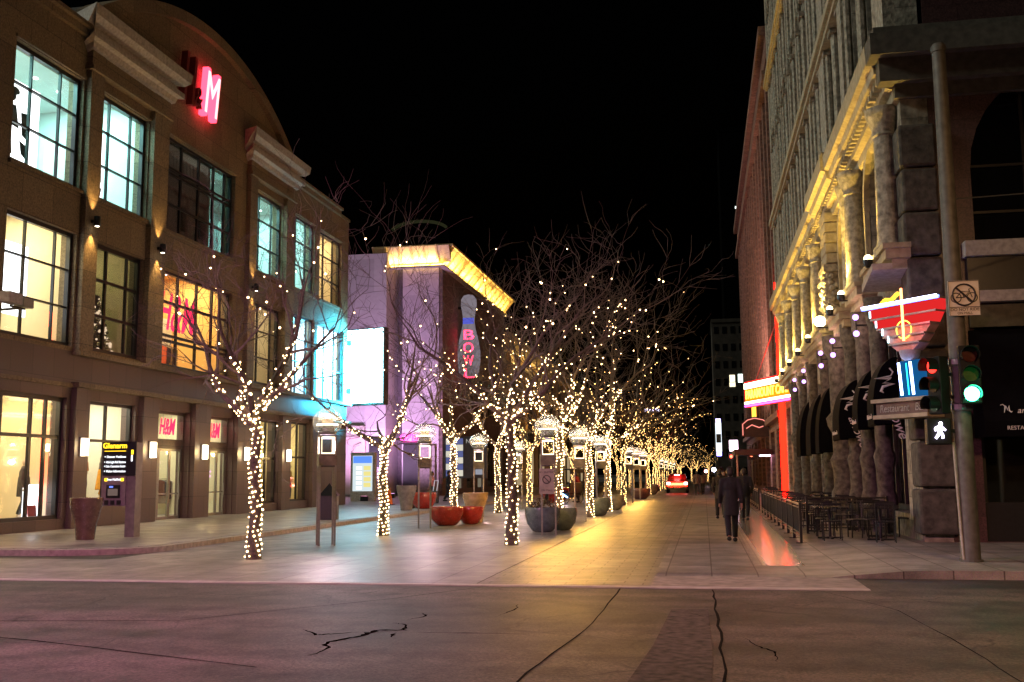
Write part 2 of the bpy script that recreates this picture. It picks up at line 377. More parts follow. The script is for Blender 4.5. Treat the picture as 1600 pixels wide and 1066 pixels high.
# raised left sidewalk with rounded corner, granite kerb
poly = [(-60,20.6)] + [(-14.6 + 2.4*math.sin(a), 22.2 - 1.6*math.cos(a)) for a in [R(i*9) for i in range(11)]] + [(-12.2,420),(-60,420)]
inner = [(-60,20.9)] + [(-14.6 + 2.1*math.sin(a), 22.2 - 1.3*math.cos(a)) for a in [R(i*9) for i in range(11)]] + [(-12.5,420),(-60,420)]
structure(MB().prism(inner, 'Z', -.05, .14), 'left_sidewalk', M['walk'])
k = MB()
for i in range(1, len(inner) - 2):
    a0, a1, b0, b1 = poly[i], poly[i+1], inner[i], inner[i+1]
    k.prism([a0, a1, b1, b0], 'Z', -.05, .13)
k.prism([poly[0], poly[1], inner[1], inner[0]], 'Z', -.05, .13)
structure(k, 'left_kerb', M['kerb'])
# right sidewalk: flush at the lane, rising to a real kerb at the corner
def rz(x, y):
    t = min(1, max(0, (x - 1.9) / 1.6)); return .035 + .1 * t * t * (3 - 2*t)
rw = MB(); xs = [-.85,1.2,1.9,2.2,2.5,2.8,3.1,3.5,5,9,40]; ys = [17.5,17.9,420]
vs = [(x, y, rz(x,y) - (.03 if y == 17.5 and x < 2 else 0)) for y in ys for x in xs]; n = len(xs)
fs = [(j*n+i, j*n+i+1, (j+1)*n+i+1, (j+1)*n+i) for j in range(len(ys)-1) for i in range(n-1)]
rw.add(vs, fs)
lo = len(rw.v); rw.v += [(x, 17.5, -.05) for x in xs] + [(-.85,420,-.05)]
rw.f += [(lo+i, lo+i+1, i+1, i) for i in range(n-1)] + [(0, 2*n, lo+n, lo)]
structure(rw, 'right_sidewalk', M['walk_right'])
ps = MB(); rows_ = [(19.3,.85,1.72),(25,.9,1.9),(40,.95,2.1),(62,1.0,2.3),(110,1.0,2.6)]
for (ya,a0,a1),(yb,b0,b1) in zip(rows_, rows_[1:]):
    for i in range(4):
        q = [(a0+(a1-a0)*i/4,ya),(a0+(a1-a0)*(i+1)/4,ya),(b0+(b1-b0)*(i+1)/4,yb),(b0+(b1-b0)*i/4,yb)]
        ps.add([(x,y,rz(x,y)+.0045) for x,y in q], [(0,1,2,3)])
_nt = M['polished'].node_tree; _tc = _nt.nodes.new('ShaderNodeTexCoord'); _sx = _nt.nodes.new('ShaderNodeSeparateXYZ'); _rm = _nt.nodes.new('ShaderNodeMapRange')
_rm.inputs['From Min'].default_value = -.85; _rm.inputs['From Max'].default_value = -.6; _rm.inputs['To Min'].default_value = .5; _rm.inputs['To Max'].default_value = .17
_nt.links.new(_tc.outputs['Object'], _sx.inputs[0]); _nt.links.new(_sx.outputs['X'], _rm.inputs['Value']); _nt.links.new(_rm.outputs[0], _nt.nodes['Principled BSDF'].inputs['Roughness'])
structure(ps, 'polished_strip', M['polished'])
structure(MB().box(-.85,2.3,15.9,17.5,-.05,.0118), 'corner_ramp', mat('rough concrete ramp', (.30,.25,.22), .8, var=.3, scale=5, bump=.4))
structure(MB().box(-30,2.3,15.72,15.9,-.05,.016), 'edge_strip', mat('pale edge stones', (.42,.38,.35), .65, var=.2, scale=4))
# lane seam + joints
sm = MB()
for x in (-3.55,):
    sm.box(x,x+.02,16,400,.012,.0165)
structure(sm, 'lane_seam', mat('dark joint', (.12,.1,.09), .8))
# tar seams and cracks of the cross street (flat relief, 4 mm)
def ribbon(mb, pts, w0, z=.004, seed=0, taper=False, jitter=.0):
    rr = random.Random(seed); L_, R_ = [], []
    P = []
    for (a, b) in zip(pts, pts[1:]):
        for t in range(6):
            f = t / 6; P.append((a[0]+(b[0]-a[0])*f + rr.uniform(-jitter,jitter), a[1]+(b[1]-a[1])*f + rr.uniform(-jitter,jitter)))
    P.append(pts[-1]); n = len(P)
    vs = []; fs = []
    for i, p in enumerate(P):
        q0, q1 = P[max(0,i-1)], P[min(n-1,i+1)]
        d = Vector((q1[0]-q0[0], q1[1]-q0[1], 0)); d = d.normalized() if d.length else Vector((1,0,0)); nn = Vector((-d.y, d.x, 0))
        w = w0 * rr.uniform(.5, 1.2) * ((1 - abs(2*i/(n-1) - 1)) * .9 + .1 if taper else 1) / 2
        vs += [(p[0]+nn.x*w, p[1]+nn.y*w, z), (p[0]-nn.x*w, p[1]-nn.y*w, z)]
    for i in range(n-1): fs.append((2*i, 2*i+1, 2*i+3, 2*i+2))
    mb.add(vs, fs)
c = MB()
ribbon(c, [(-3.75,9.5),(-3.72,9.9),(-3.85,10.3),(-3.66,10.75),(-3.62,11.15),(-3.3,11.2),(-3.45,11.65),(-3.6,11.72)], .1, seed=2, taper=True, jitter=.03)
ribbon(c, [(-3.62,11.1),(-4.0,10.85),(-4.15,10.75),(-4.45,11.1)], .06, seed=3, taper=True, jitter=.02)
ribbon(c, [(-3.5,12.0),(-3.36,12.35),(-3.5,12.6)], .05, seed=4, taper=True, jitter=.02)
ribbon(c, [(-3.4,11.05),(-2.6,11.1),(-1.9,11.12)], .03, seed=5, taper=True, jitter=.01)
ribbon(c, [(-3.35,11.0),(-3.3,10.7)], .06, seed=6, taper=True, jitter=.02)
ribbon(c, [(.35,11.2),(.5,10.6),(.62,10.3),(.6,9.8)], .03, seed=7, taper=True, jitter=.02)
ribbon(c, [(-2.45,13.6),(-2.4,13.0),(-2.5,12.5)], .03, seed=8, taper=True, jitter=.02)
ribbon(c, [(-.25,13.1),(-.05,12.7),(.12,12.9)], .02, seed=9, taper=True, jitter=.01)
structure(c, 'road_cracks', M['crack'])
c = MB()
ribbon(c, [(-1.28,15.6),(-1.3,12),(-1.55,9),(-1.6,5)], .022, seed=11, jitter=.012)
ribbon(c, [(1.5,15.9),(2.3,13.6),(2.45,11),(2.48,8.6)], .014, seed=12, jitter=.01)
ribbon(c, [(-9.5,11.1),(-6.2,11.6),(-4.3,14),(-3.3,15.7)], .025, seed=13, jitter=.01)
ribbon(c, [(-12,11.3),(-7,10),(-4,8.9)], .025, seed=14, jitter=.01)
structure(c, 'road_seams', M['seam'])
c = MB(); c.add([(-.46,13.3,.003),(-.55,10.6,.003),(-.75,7.5,.003),(0,7.5,.003),(.03,10.4,.003),(.0,13.45,.003)],[(0,1,2,3,4,5)]); structure(c, 'road_patch', M['patch'])
c = MB(); ribbon(c, [(.08,15.6),(.1,13),(.12,10),(.1,6)], .03, .0035, seed=21, jitter=.02); structure(c, 'tyre_track', M['seam'])

# mast arm street lamps of the crossing (they light the junction)
def street_lamp(x, y, arm, P, lab, lc, P2, ang=150):
    t = thing('street_lamp', lab, 'street lamp', (x,y,0), world=True)
    MB().tube([(x,y,0),(x,y,9.4)], [.12,.07], 12).build('pole', M['steel'], t, smooth=True)
    MB().tube([(x,y,9.2),(x+arm*.5,y,9.75),(x+arm,y,9.8)], .045, 8).build('arm', M['steel'], t, smooth=True)
    MB().lathe([(.05,.12),(.2,.1),(.28,0),(.26,-.05),(.1,-.05)], (x+arm,y,9.75), 16).build('lamp_head', M['steel'], t, smooth=True)
    MB().lathe([(.22,0),(.18,-.06),(.02,-.09)], (x+arm,y,9.69), 16).build('lens', em('sodium lens', (1,.78,.5), 6, False), t, smooth=True)
    spot((x+arm,y,9.55), (x+arm,y+2.5,0), P, lc, ang, .5, .2); spot((x+arm,y,9.5), (x+arm*1.5,y+11,0), P2, lc, 100, .7, .2)
street_lamp(-16, 4.5, 4.5, 1500, 'tall steel street lamp at the near corner in front of the glass shop front', (1,.36,.62), 5600)
street_lamp(11.5, 6.0, -4.5, 1100, 'tall steel street lamp at the near corner on the restaurant side', (1,.52,.20), 1500)
# ------------------------------------------------------------------ left: the clothes store
LB = thing('store_building', 'tan stone three storey store with large lit windows and an arched gable', 'building', (-24, 37, 0), world=True)
XW, XP, XG = -19.4, -19.2, -19.62
bays = dict(Z=(21.3,24.6), A=(25.5,28.85), B=(29.7,32.85), C=(34.15,39.85), D=(41.75,45.0), E=(46.1,49.1), Fb=(49.8,53.1))
H_up = [(*bays[k], 10.85, 14.5) for k in bays]
H_mid = [(*bays[k], 5.78, 9.4) for k in 'ZABCD'] + [(46.1,49.25,5.5,9.6),(49.65,53.65,5.5,9.6)]
H_gr = [(21.3,23.9,.45,4.17),(24.35,28.75,.45,4.17),(29.7,32.7,.95,4.17),(33.95,36.6,0,4.13),(37.95,40.3,0,4.13),(41.75,45,.5,4.22),(46.1,48.75,.5,4.3)]
wall(MB(), 'X', XW, -19.95, 20, 54.2, 5.64, 15.95, H_up + H_mid).build('upper_wall', M['cream'], LB)
wall(MB(), 'X', XW, -19.95, 20, 54.2, 0, 5.64, H_gr + [(h[0],h[1],max(h[2],5.5),5.64) for h in H_mid if h[2] < 5.64]).build('granite_base_wall', M['granite'], LB)
# body: end walls, back, roof
b = MB(); b.box(-34,-19.95,53.9,54.2,0,15.9); b.box(-34,-19.95,20,20.3,0,15.9); b.box(-34,-33.7,20.3,53.9,0,15.9); b.build('side_wall', mat('plain tan wall', (.27,.22,.16), .8, var=.12, scale=3), LB)
MB().box(-33.7,-19.96,20.3,53.9,15.6,15.85).build('roof', M['roof'], LB)
# pavilion piers and frieze
for y0, y1 in ((28.95,29.68),(32.9,33.95),(41.0,41.72),(45.03,46.0)):
    pv = MB(); pv.box(XP, XW, y0, y1, 5.66, 14.9)
    pv.build('pavilion_pier', M['cream'], LB)
pv = MB()
for y0, y1 in ((28.95,29.68),(32.9,33.95),(41.0,41.72),(45.03,46.0)): pv.box(XP-.0, XW, y0, y1, 15.06, 15.95)
for y0, y1 in ((28.95,33.95),(41.0,46.0)):
    pv.box(XP+.1, XW, y0-.08, y1+.08, 14.9, 15.06)
for y0, y1 in ((29.68,32.9),(41.72,45.03)): pv.box(XP-.02, XW, y0, y1, 15.06, 15.95)
pv.build('frieze_molding', M['cream'], LB)
for y0, y1 in ((28.95,29.68),(32.9,33.9),(36.65,37.9),(40.35,41.72),(45.03,46.0),(48.8,49.7)):
    MB().box(XP, XW, y0, y1, 0, 4.5).build('granite_pier', M['granite'], LB)
lg = MB()
lg.box(XW+.28, XW, 28.9, 54.25, 4.52, 4.66); lg.box(XW+.30, XW, 28.9, 54.25, 5.52, 5.66); lg.box(XW+.1, XW, 20, 28.88, 4.5, 4.62)
for y0, y1 in (bays['Z'],bays['A'],bays['B'],bays['C'],bays['D'],bays['E'],bays['Fb']):
    lg.box(XW+.1, XW, y0-.1, y1+.1, 10.72, 10.84); lg.box(XW+.07, XW, y0-.05, y1+.05, 14.53, 14.62)
lg.build('ledge_molding', M['cream'], LB)
pr = MB(); pr.box(XW+.14, -19.96, 20, 28.9, 15.96, 16.2); pr.box(XW+.14, -19.96, 46.02, 52.6, 15.96, 16.2); pr.box(XW+.3,-19.96,46.02,52.5,16.2,16.32); pr.box(XW+.3,-19.96,20,28.85,16.2,16.32)
pr.box(XW+.08, -19.96, 52.6, 54.22, 15.96, 16.1); pr.build('parapet_molding', M['cream'], LB)
# cornices of the two pavilions
for y0, y1 in ((28.95,33.95),(41.0,46.0)):
    prof = [(XP-.2,15.5),(XP+.1,15.62),(XP+.15,15.8),(XP+.32,15.86),(XP+.32,16.06),(XP+.12,16.08),(XP+.12,16.3),(XP+.3,16.34),(XP+.46,16.52),(XP+.5,16.86),(XP-.7,16.9),(XP-.7,15.5)]
    m = MB(); n = len(prof); rows = []
    for i, (x, z) in enumerate(prof):
        d = max(0, x - XP) * 1.35
        rows.append(((x, y0-d, z), (x, y1+d, z)))
    vs = [r[0] for r in rows] + [r[1] for r in rows]
    m.add(vs, [tuple(range(n)), tuple(reversed(range(n, 2*n)))] + [(i, i+n, (i+1) % n + n, (i+1) % n) for i in range(n)])
    m.build('cornice', M['trim'], LB)
# arched gable
def arc(r, y0, y1, n=28, c=(37.4,5.85)):
    return [(y0+(y1-y0)*i/n, c[1]+math.sqrt(r*r-(y0+(y1-y0)*i/n-c[0])**2)) for i in range(n+1)]
ar = arc(14, 29.0, 45.9); MB().prism([(29.0,15.9)] + ar + [(45.9,15.9)], 'X', XW-.03, -19.97).build('arched_gable', M['cream'], LB)
m = MB(); inn = arc(13.55, 29.0, 45.9)
for i in range(len(ar)-1): m.prism([ar[i],ar[i+1],inn[i+1],inn[i]], 'X', XW+.22, XW-.028)
m.build('gable_rim', M['cream'], LB)
vr = MB(); ar2 = arc(13.9, 29.2, 45.7); vr.prism([(29.2,15.9)] + ar2 + [(45.7,15.9)], 'X', -19.98, -33); vr.build('vault_roof', M['roof'], LB)

# windows
def window(y0, y1, z0, z1, ys, zs, g='glass', fr=.09, t=.055, x=XG, parent=LB, sgn=1):
    m = MB(); d = .07
    xa, xb = x - d, x + d
    m.box(xa,xb,y0,y0+fr,z0,z1); m.box(xa,xb,y1-fr,y1,z0,z1); m.box(xa,xb,y0+fr,y1-fr,z0,z0+fr); m.box(xa,xb,y0+fr,y1-fr,z1-fr,z1)
    zz = [z0+fr] + sorted(zs) + [z1-fr]
    for z in zs: m.box(x-.05,x+.05,y0+fr,y1-fr,z-t/2,z+t/2)
    for y in ys:
        for za, zb in zip(zz, zz[1:]):
            m.box(x-.045,x+.045,y-t/2,y+t/2, za+(t/2 if za != z0+fr else 0), zb-(t/2 if zb != z1-fr else 0))
    w = m.build('window', M['black_frame'], parent)
    MB().box(x-.006,x+.006,y0+.05,y1-.05,z0+.05,z1-.05).build('pane', M[g], w)
    return w
def thirds(z0, z1): return [z0+(z1-z0)*.34, z0+(z1-z0)*.67]
for k in ('Z','A','B','D','E','Fb'):
    y0, y1 = bays[k]; w_ = y1 - y0
    window(y0, y1, 10.85, 14.5, [y0+w_*.3, y0+w_*.72], thirds(10.85,14.5), fr=.13 if k in 'ZAB' else .1)
    if k in 'ZAD': window(y0, y1, 5.78, 9.4, [y0+w_*.33, y0+w_*.76], thirds(5.78,9.4), fr=.12)
    if k == 'B': window(y0, y1, 5.78, 9.4, [y0+w_*.36, y0+w_*.76], thirds(5.78,9.4), g='dark_glass', fr=.14, t=.09)
y0, y1 = bays['C']
window(y0, y1, 10.85, 14.5, [y0+1.45,y0+2.85,y0+4.1,y0+5.1], [11.95,13.15,13.35], g='dark_glass', t=.09)
window(y0, y1, 5.78, 9.35, [y0+1.5,y0+3.0,y0+4.3,y0+5.0], [6.75,6.95,8.2], t=.1)
window(46.1,49.25,5.5,9.6,[47.3,48.6],[7.3]); window(49.65,53.65,5.5,9.6,[51.1,52.6],[7.3])
window(21.3,23.9,.45,4.17,[22.6],[2.95]); window(24.35,28.75,.45,4.17,[25.95,27.3,28.0],[2.95],fr=.12,t=.1)
window(29.7,32.7,.95,4.17,[31.2],[2.9],fr=.1,t=.09); window(41.75,45,.5,4.22,[42.8,44.0],[2.5],t=.09); window(46.1,48.75,.5,4.3,[47.7],[2.6],t=.09)
# door bays
for (y0, y1) in ((33.95,36.6),(37.95,40.3)):
    m = MB(); x = XG - .1
    m.box(x-.08,x+.08,y0,y0+.1,0,4.13); m.box(x-.08,x+.08,y1-.1,y1,0,4.13); m.box(x-.08,x+.08,y0+.1,y1-.1,4.03,4.13); m.box(x-.08,x+.08,y0+.1,y1-.1,2.75,3.1)
    d = m.build('door_frame', M['granite'], LB)
    MB().box(x-.006,x+.006,y0+.1,y1-.1,3.1,4.03).build('pane', M['glass'], d)
    n = 3
    for i in range(n):
        ya = y0+.12+(y1-y0-.24)*i/n; yb = y0+.12+(y1-y0-.24)*(i+1)/n - .02
        q = MB(); q.box(x-.03,x+.03,ya,ya+.06,.03,2.74); q.box(x-.03,x+.03,yb-.06,yb,.03,2.74); q.box(x-.03,x+.03,ya+.06,yb-.06,.03,.25); q.box(x-.03,x+.03,ya+.06,yb-.06,2.66,2.74); q.box(x-.02,x+.02,ya+.06,yb-.06,1.05,1.1)
        dd = q.build('door', M['steel'], LB)
        MB().box(x-.008,x+.008,ya+.05,yb-.05,.2,2.7).build('pane', M['glass'], dd)
        MB().tube([(x+.09,yb-.14,.85),(x+.09,yb-.14,1.45)],.016,6).build('handle', M['steel'], dd)
# rooms behind the glass
def room(y0, y1, z0, z1, depth, col, P, lcol, floor=None, n=1, sh=.75):
    x0, x1 = -19.97 - depth, -19.97
    m = MB(); t = .06
    m.box(x0-t,x0,y0,y1,z0,z1); m.box(x0,x1,y0,y0+t,z0,z1); m.box(x0,x1,y1-t,y1,z0,z1); m.box(x0,x1,y0+t,y1-t,z1-t,z1)
    m.build('interior_wall', mat('interior paint', col, .8, var=.04, scale=1.5, bump=.02), LB)
    MB().box(x0,x1,y0+t,y1-t,z0,z0+.05).build('interior_floor', M['shop_floor'], LB)
    for i in range(n):
        yc = y0 + (y1-y0)*(i+.5)/n
        area((x0+depth*sh-.4, yc, z1-.12), (0,0,0), depth*.35, (y1-y0)/n*.5, P/n, lcol)
    dl = MB()
    for i in range(max(2, int((y1-y0)/1.3))):
        for xx in (x1-.8, x1-2.2):
            dl.lathe([(.07,0),(.07,-.03),(.001,-.03)], (xx, y0+.7+1.3*i, z1-t), 10)
    dl.build('downlight', em('downlight', (1,.85,.95) if lcol[2] < .8 else (.9,1,1), 9, False), LB)
CY, WM, PW = (.42,1,.93), (1,.80,.40), (.85,.95,1)
white = (.72,.75,.74); warm = (.78,.68,.48)
room(20.4,33.4,10.5,15.4,5.5,white,1150,CY,n=3)
room(33.5,38.6,10.5,15.4,4,(.42,.40,.37),90,(1,.9,.75))
room(38.65,49.4,10.5,15.4,4.5,white,720,CY,n=2)
room(49.45,53.8,10.5,15.4,4,warm,230,(1,.78,.42))
room(20.4,29.2,5.45,10.3,4.5,warm,420,(1,.88,.52),n=2)
room(29.25,33.4,5.45,10.3,4.5,(.6,.5,.3),120,(1,.82,.42))
room(33.5,40.6,5.45,10.3,4.5,(.85,.55,.22),340,(1,.80,.38),n=2)
room(40.7,45.6,5.45,10.3,4.5,warm,90,(1,.85,.5))
room(45.7,53.8,5.45,10.3,4,(.85,.9,.9),900,(.72,.93,1),n=2)
room(20.4,29.0,.06,4.6,3.2,(.80,.66,.42),290,(1,.84,.48),n=2)
room(29.1,33.3,.06,4.6,3.2,(.78,.74,.6),170,(1,.9,.65))
room(33.5,40.6,.06,4.6,5,(.7,.68,.5),240,(1,.9,.6),n=2)
room(40.7,45.6,.06,4.6,3.2,(.80,.70,.42),105,(1,.86,.5))
room(45.7,50.0,.06,4.6,3.2,(.80,.70,.40),105,(1,.86,.5))
# partitions/fittings that the windows show
m = MB(); m.box(-22.6,-22.4,31.2,32.6,10.6,13.6); m.box(-23.5,-23.3,26.6,28.6,10.6,13.2); m.box(-21.6,-21.4,28.2,28.9,10.6,14.2); m.box(-22.2,-22,24.9,25.6,10.6,14.3)
m.box(-22,-21.8,43.5,44.6,10.6,13.5); m.box(-22.5,-22.3,47.2,48.4,10.6,13.0); m.box(-22.3,-22.1,27.8,28.6,5.5,9.6); m.box(-22.3,-22.1,38.6,39.8,5.5,8.3); m.build('interior_partition', M['paint'], LB)
m = MB()
for i in range(16):
    y = 34.3 + i*.27; m.tube([(-20.35+.05*math.sin(i*2.1), y, 10.9),(-20.35, y, 14.4)], [.13,.09], 6)
m.build('curtain', mat('grey curtain', (.32,.31,.29), .9, var=.2), LB)

# lit poster boxes upstairs: white with black figure silhouettes
M['lightbox'] = em('white light box', (.92,.97,1), 2.6)
M['ink'] = mat('printed black', (.01,.01,.012), .8)
M['ink_red'] = mat('printed red', (.6,.02,.04), .6)
def poster(y0, y1, z0, z1, x, lab, fig=True):
    t = thing('light_box_poster', lab, 'poster', (x,(y0+y1)/2,z0), world=True)
    MB().box(x-.08,x,y0,y1,z0,z1).build('frame', M['lightbox'], t)
    if fig:
        p = MB(); c = (y0+y1)/2; h = z1 - z0
        def blob(cy, cz, a, b, n=14): p.prism([(cy+a*math.cos(2*PI*i/n), cz+b*math.sin(2*PI*i/n)) for i in range(n)], 'X', x+.004, x+.012)
        blob(c-.3, z0+h*.8, .17, .2); blob(c-.18, z0+h*.86, .2, .12)
        p.prism([(c-.5,z0+h*.66),(c-.12,z0+h*.68),(c+.05,z0+h*.4),(c-.5,z0+h*.42)], 'X', x+.004, x+.012)
        p.prism([(c+.12,z0+h*.62),(c+.42,z0+h*.64),(c+.46,z0+h*.3),(c+.2,z0+h*.34)], 'X', x+.004, x+.012)
        p.prism([(c-.45,z0+h*.32),(c-.3,z0+h*.33),(c-.22,z0+h*.05),(c-.38,z0+h*.06)], 'X', x+.004, x+.012)
        p.prism([(c+.1,z0+h*.26),(c+.5,z0+h*.22),(c+.4,z0+h*.06),(c+.2,z0+h*.1)], 'X', x+.004, x+.012)
        p.build('print', M['ink'], t)
    return t
poster(26.2,28.2,11.4,13.9,-20.5, 'bright white poster with black figures in the top floor window nearest the street corner')
poster(30.7,31.8,11.2,13.7,-20.5, 'narrow white poster with black figures in the second top floor window')
poster(26.2,27.9,6.6,8.8,-20.4, 'plain bright white light box in the middle floor window behind the security camera', False)
poster(48.6,49.6,6.4,8.8,-20.6, 'bright white light box in the middle floor window beside the big screen', False)
poster(28.0,28.85,.5,1.5,-20.15, 'low glowing white box on the floor of the mannequin window', False)
poster(43.4,43.9,11.2,13.4,-21.2, 'slim white light box in the top floor window right of the arch', False)

# racks of clothes and shelves behind the glass
def rack(x, y, z, n, cols, lab, along='Y'):
    t = thing('clothes_rack', lab, 'clothes rack', (x,y,z), 0 if along == 'Y' else R(70))
    L = n*.11+.2
    MB().bar((0,-L/2,1.5),(0,L/2,1.5),.03).bar((0,-L/2,0),(0,-L/2,1.5),.03).bar((0,L/2,0),(0,L/2,1.5),.03).bar((-.25,-L/2,.02),(.25,-L/2,.02),.04).bar((-.25,L/2,.02),(.25,L/2,.02),.04).build('rail_frame', M['steel'], t)
    rr = random.Random(int(y*7+z))
    for i in range(n):
        yy = -L/2+.15+.11*i; h = rr.uniform(.6,1.0); c = rr.choice(cols)
        MB().prism([(-.06,1.46),(-.24,1.38),(-.22,1.46-h),(.22,1.46-h),(.24,1.38),(.06,1.46)], 'Y', yy-.03, yy+.03).build('garment', mat('garment cloth', c, .9, var=.2), t)
DKC = [(.02,.02,.025),(.3,.28,.26),(.12,.05,.04),(.05,.06,.1),(.5,.45,.4)]; WMC = [(.5,.1,.04),(.4,.3,.1),(.05,.05,.06),(.6,.55,.45),(.12,.15,.06)]
rack(-21.6,25.9,5.55,9,DKC,'rack of dark clothes behind the middle floor window with the security camera'); rack(-22.0,32.4,10.6,10,DKC,'rack of clothes in the second top floor window'); rack(-21.8,29.0,10.6,8,DKC,'rack of clothes in the first top floor window')
rack(-21.6,38.6,5.55,9,WMC,'rack of clothes in the orange middle floor window'); rack(-22.0,46.2,10.6,9,DKC,'rack of clothes in the top floor window right of the arch'); rack(-22.0,33.0,.12,8,WMC,'rack of warm coloured clothes behind the mannequin in orange'); rack(-22.2,37.0,.12,10,WMC,'rack of clothes just inside the left shop door'); rack(-22.4,41.0-.8,.12,8,DKC,'rack of clothes just inside the right shop door'); rack(-21.8,47.2,.12,8,WMC,'rack of clothes in the last lit ground floor window'); rack(-21.8,53,10.6,8,WMC,'rack of clothes in the yellow top floor corner window')
rack(-22.0,26.4,.12,9,WMC,'rack of clothes at the back of the mannequin window')

# letters
LIT = em('red neon letters', (1,.03,.06), 5.0); LITP = em('pink neon letter face', (1,.30,.32), 2.6)
DIM = mat('unlit red letter', (.22,.02,.02), .5); REDL = em('red sign letters', (1,.02,.10), 1.6)
s = thing('illuminated_sign', 'large red letter sign half unlit high on the arched gable', 'sign', (XW,37,16.2), world=True)
txt('H', 2.75, 'unlit_letter', DIM, s, (XW+.26,34.95,16.87), (0,1,0), extrude=.13, shear=.22, bold=.06, width=1.0)
txt('&', 1.2, 'unlit_letter', DIM, s, (XW+.26,35.75,16.45), (0,1,0), extrude=.1, shear=.2, width=.6)
txt('M', 2.75, 'lit_letter', LIT, s, (XW+.24,36.75,16.87), (0,1,0), extrude=.12, shear=.22, bold=.09, width=1.35)
txt('M', 2.6, 'lit_letter_face', LITP, s, (XW+.375,36.75,16.87), (0,1,0), extrude=.012, shear=.22, bold=.0, width=1.25)
m = MB()
for yy in (34.7,35.2,36.4,37.1): m.box(XW-.02,XW+.14,yy-.04,yy+.04,16.8,16.9)
m.build('bracket', M['black'], s)
def hm(y, z, size, x, lab, name='window_sign', w=1.3, mt=REDL, hang=None):
    s = thing(name, lab, 'sign', (x,y,z-size*.4), world=True)
    a = MB()
    txt('H&M', size, 'lettering', mt, s, (x,y,z), (0,1,0), extrude=.012, shear=.28, bold=.012, width=w)
    if hang:
        for yy in (y-.3,y+.3): a.tube([(x,yy,z+size*.3),(x,yy,hang)], .008, 5)
        a.build('hanger', M['steel'], s)
    return s
hm(35.75, 3.56, .88, XG-.28, 'red letter sign hung in the transom over the left shop door', w=1.15, hang=4.08)
hm(39.5, 3.56, .88, XG-.28, 'red letter sign hung in the transom over the right shop door', w=1.1, hang=4.08)
hm(36.5, 7.95, 2.1, -20.1, 'tall red letters standing inside the orange middle floor window', w=2.9)
s = thing('window_sign', 'small red glowing words high in the mannequin window', 'sign', (-20.1,25.4,3.2), world=True)
txt('NEW', .5, 'lettering', em('dim red words', (1,.05,.08), 1.5), s, (-20.1,25.3,3.45), (0,1,0), extrude=.02, shear=.1)

# wall lamps (up and down cylinders) and square sconces
def pier_light(y, lab):
    t = thing('wall_lamp', lab, 'wall lamp', (XP,y,9.75), world=True, group='up and down lamps on the store piers')
    MB().lathe([(.10,-.16),(.11,-.14),(.11,.14),(.10,.16),(.07,.16),(.07,.1),(.001,.1)], (XP+.2,y,9.9), 14).build('housing', M['black'], t, smooth=True)
    MB().lathe([(.065,-.005),(.065,.005)], (XP+.2,y,9.735), 12).build('bulb', em('wall lamp bulb', (1,.85,.6), 8, False), t)
    MB().box(XP,XP+.12,y-.05,y+.05,9.85,9.95).build('bracket', M['black'], t)
    spot((XP+.17,y,10.07),(XP-.02,y,12.3), 150, (1,.55,.16), 62, .8, .03); spot((XP+.17,y,9.7),(XP-.02,y,7.5), 190, (1,.55,.16), 62, .8, .03)
pier_light(29.3, 'black cylinder lamp on the pier right of the nearest window column')
pier_light(33.4, 'black cylinder lamp on the pier left of the orange window')
pier_light(41.35, 'black cylinder lamp on the pier right of the orange window')
def sconce(y, lab):
    t = thing('wall_sconce', lab, 'wall lamp', (XP,y,2.4), world=True, group='glowing sconces beside the shop doors')
    MB().box(XP,XP+.06,y-.13,y+.13,2.35,2.95).build('back_plate', M['steel'], t)
    MB().box(XP+.065,XP+.2,y-.11,y+.11,2.38,2.92).build('shade', em('opal sconce', (1,.86,.58), 7), t, bevel=.02)
    point((XP+.34,y,2.65), 26, (1,.66,.22), .12)
sconce(29.3, 'glowing sconce left of the ground floor window with the orange clothes'); sconce(33.4, 'glowing sconce left of the first shop door'); sconce(37.25, 'glowing sconce between the two shop doors'); sconce(41.0, 'glowing sconce right of the second shop door'); sconce(45.5, 'glowing sconce farthest along the store beside the cyan corner')
# security camera box on an arm
t = thing('security_camera', 'pale twin security camera box on an arm in front of the nearest window', 'camera', (-18.8,24.9,6.5), world=True)
MB().box(-18.6,-18.25,24.3,24.85,6.42,6.72).build('camera_housing', M['trim'], t, bevel=.02); MB().box(-18.62,-18.3,24.95,25.4,6.4,6.66).build('camera_housing', M['steel'], t, bevel=.02)
MB().bar((-19.4,24.9,6.3),(-18.4,24.9,6.34),.06).bar((-18.45,24.6,6.36),(-18.45,25.2,6.36),.05).build('arm', M['black'], t)

# LED screen at the end of the building
t = thing('led_screen', 'huge overexposed white and cyan screen hung out from the end of the store', 'screen', (-18.4,55.1,5.6), world=True)
SA = R(-16)
def turn0(mb, cx, cy, a):
    ca, sa = math.cos(a), math.sin(a)
    mb.v = [(cx + (p[0]-cx)*ca - (p[1]-cy)*sa, cy + (p[0]-cx)*sa + (p[1]-cy)*ca, p[2]) for p in mb.v]; return mb
turn0(MB().box(-19.9,-17.25,55.05,55.5,5.6,9.95), -19.3, 55.1, SA).build('screen_case', M['black'], t)
area((-18.1,54.0,7.2), Vector((-1.0,-.42,0)).to_track_quat('-Z','Y').to_euler(), 1.6, 3.2, 7500, (.02,.58,1), 114, name='added_cyan_wash')  # added lamp turned to the store wall, carries the screen's cyan wash
turn0(MB().box(-19.85,-17.32,54.99,55.045,5.72,9.87), -19.3, 55.1, SA).build('screen_face', em('screen', (.42,.88,1.0), 13), t)
MB().box(-19.42,-19.2,54.25,55.3,6.2,6.5).box(-19.42,-19.2,54.25,55.3,8.9,9.2).build('bracket', M['steel'], t)

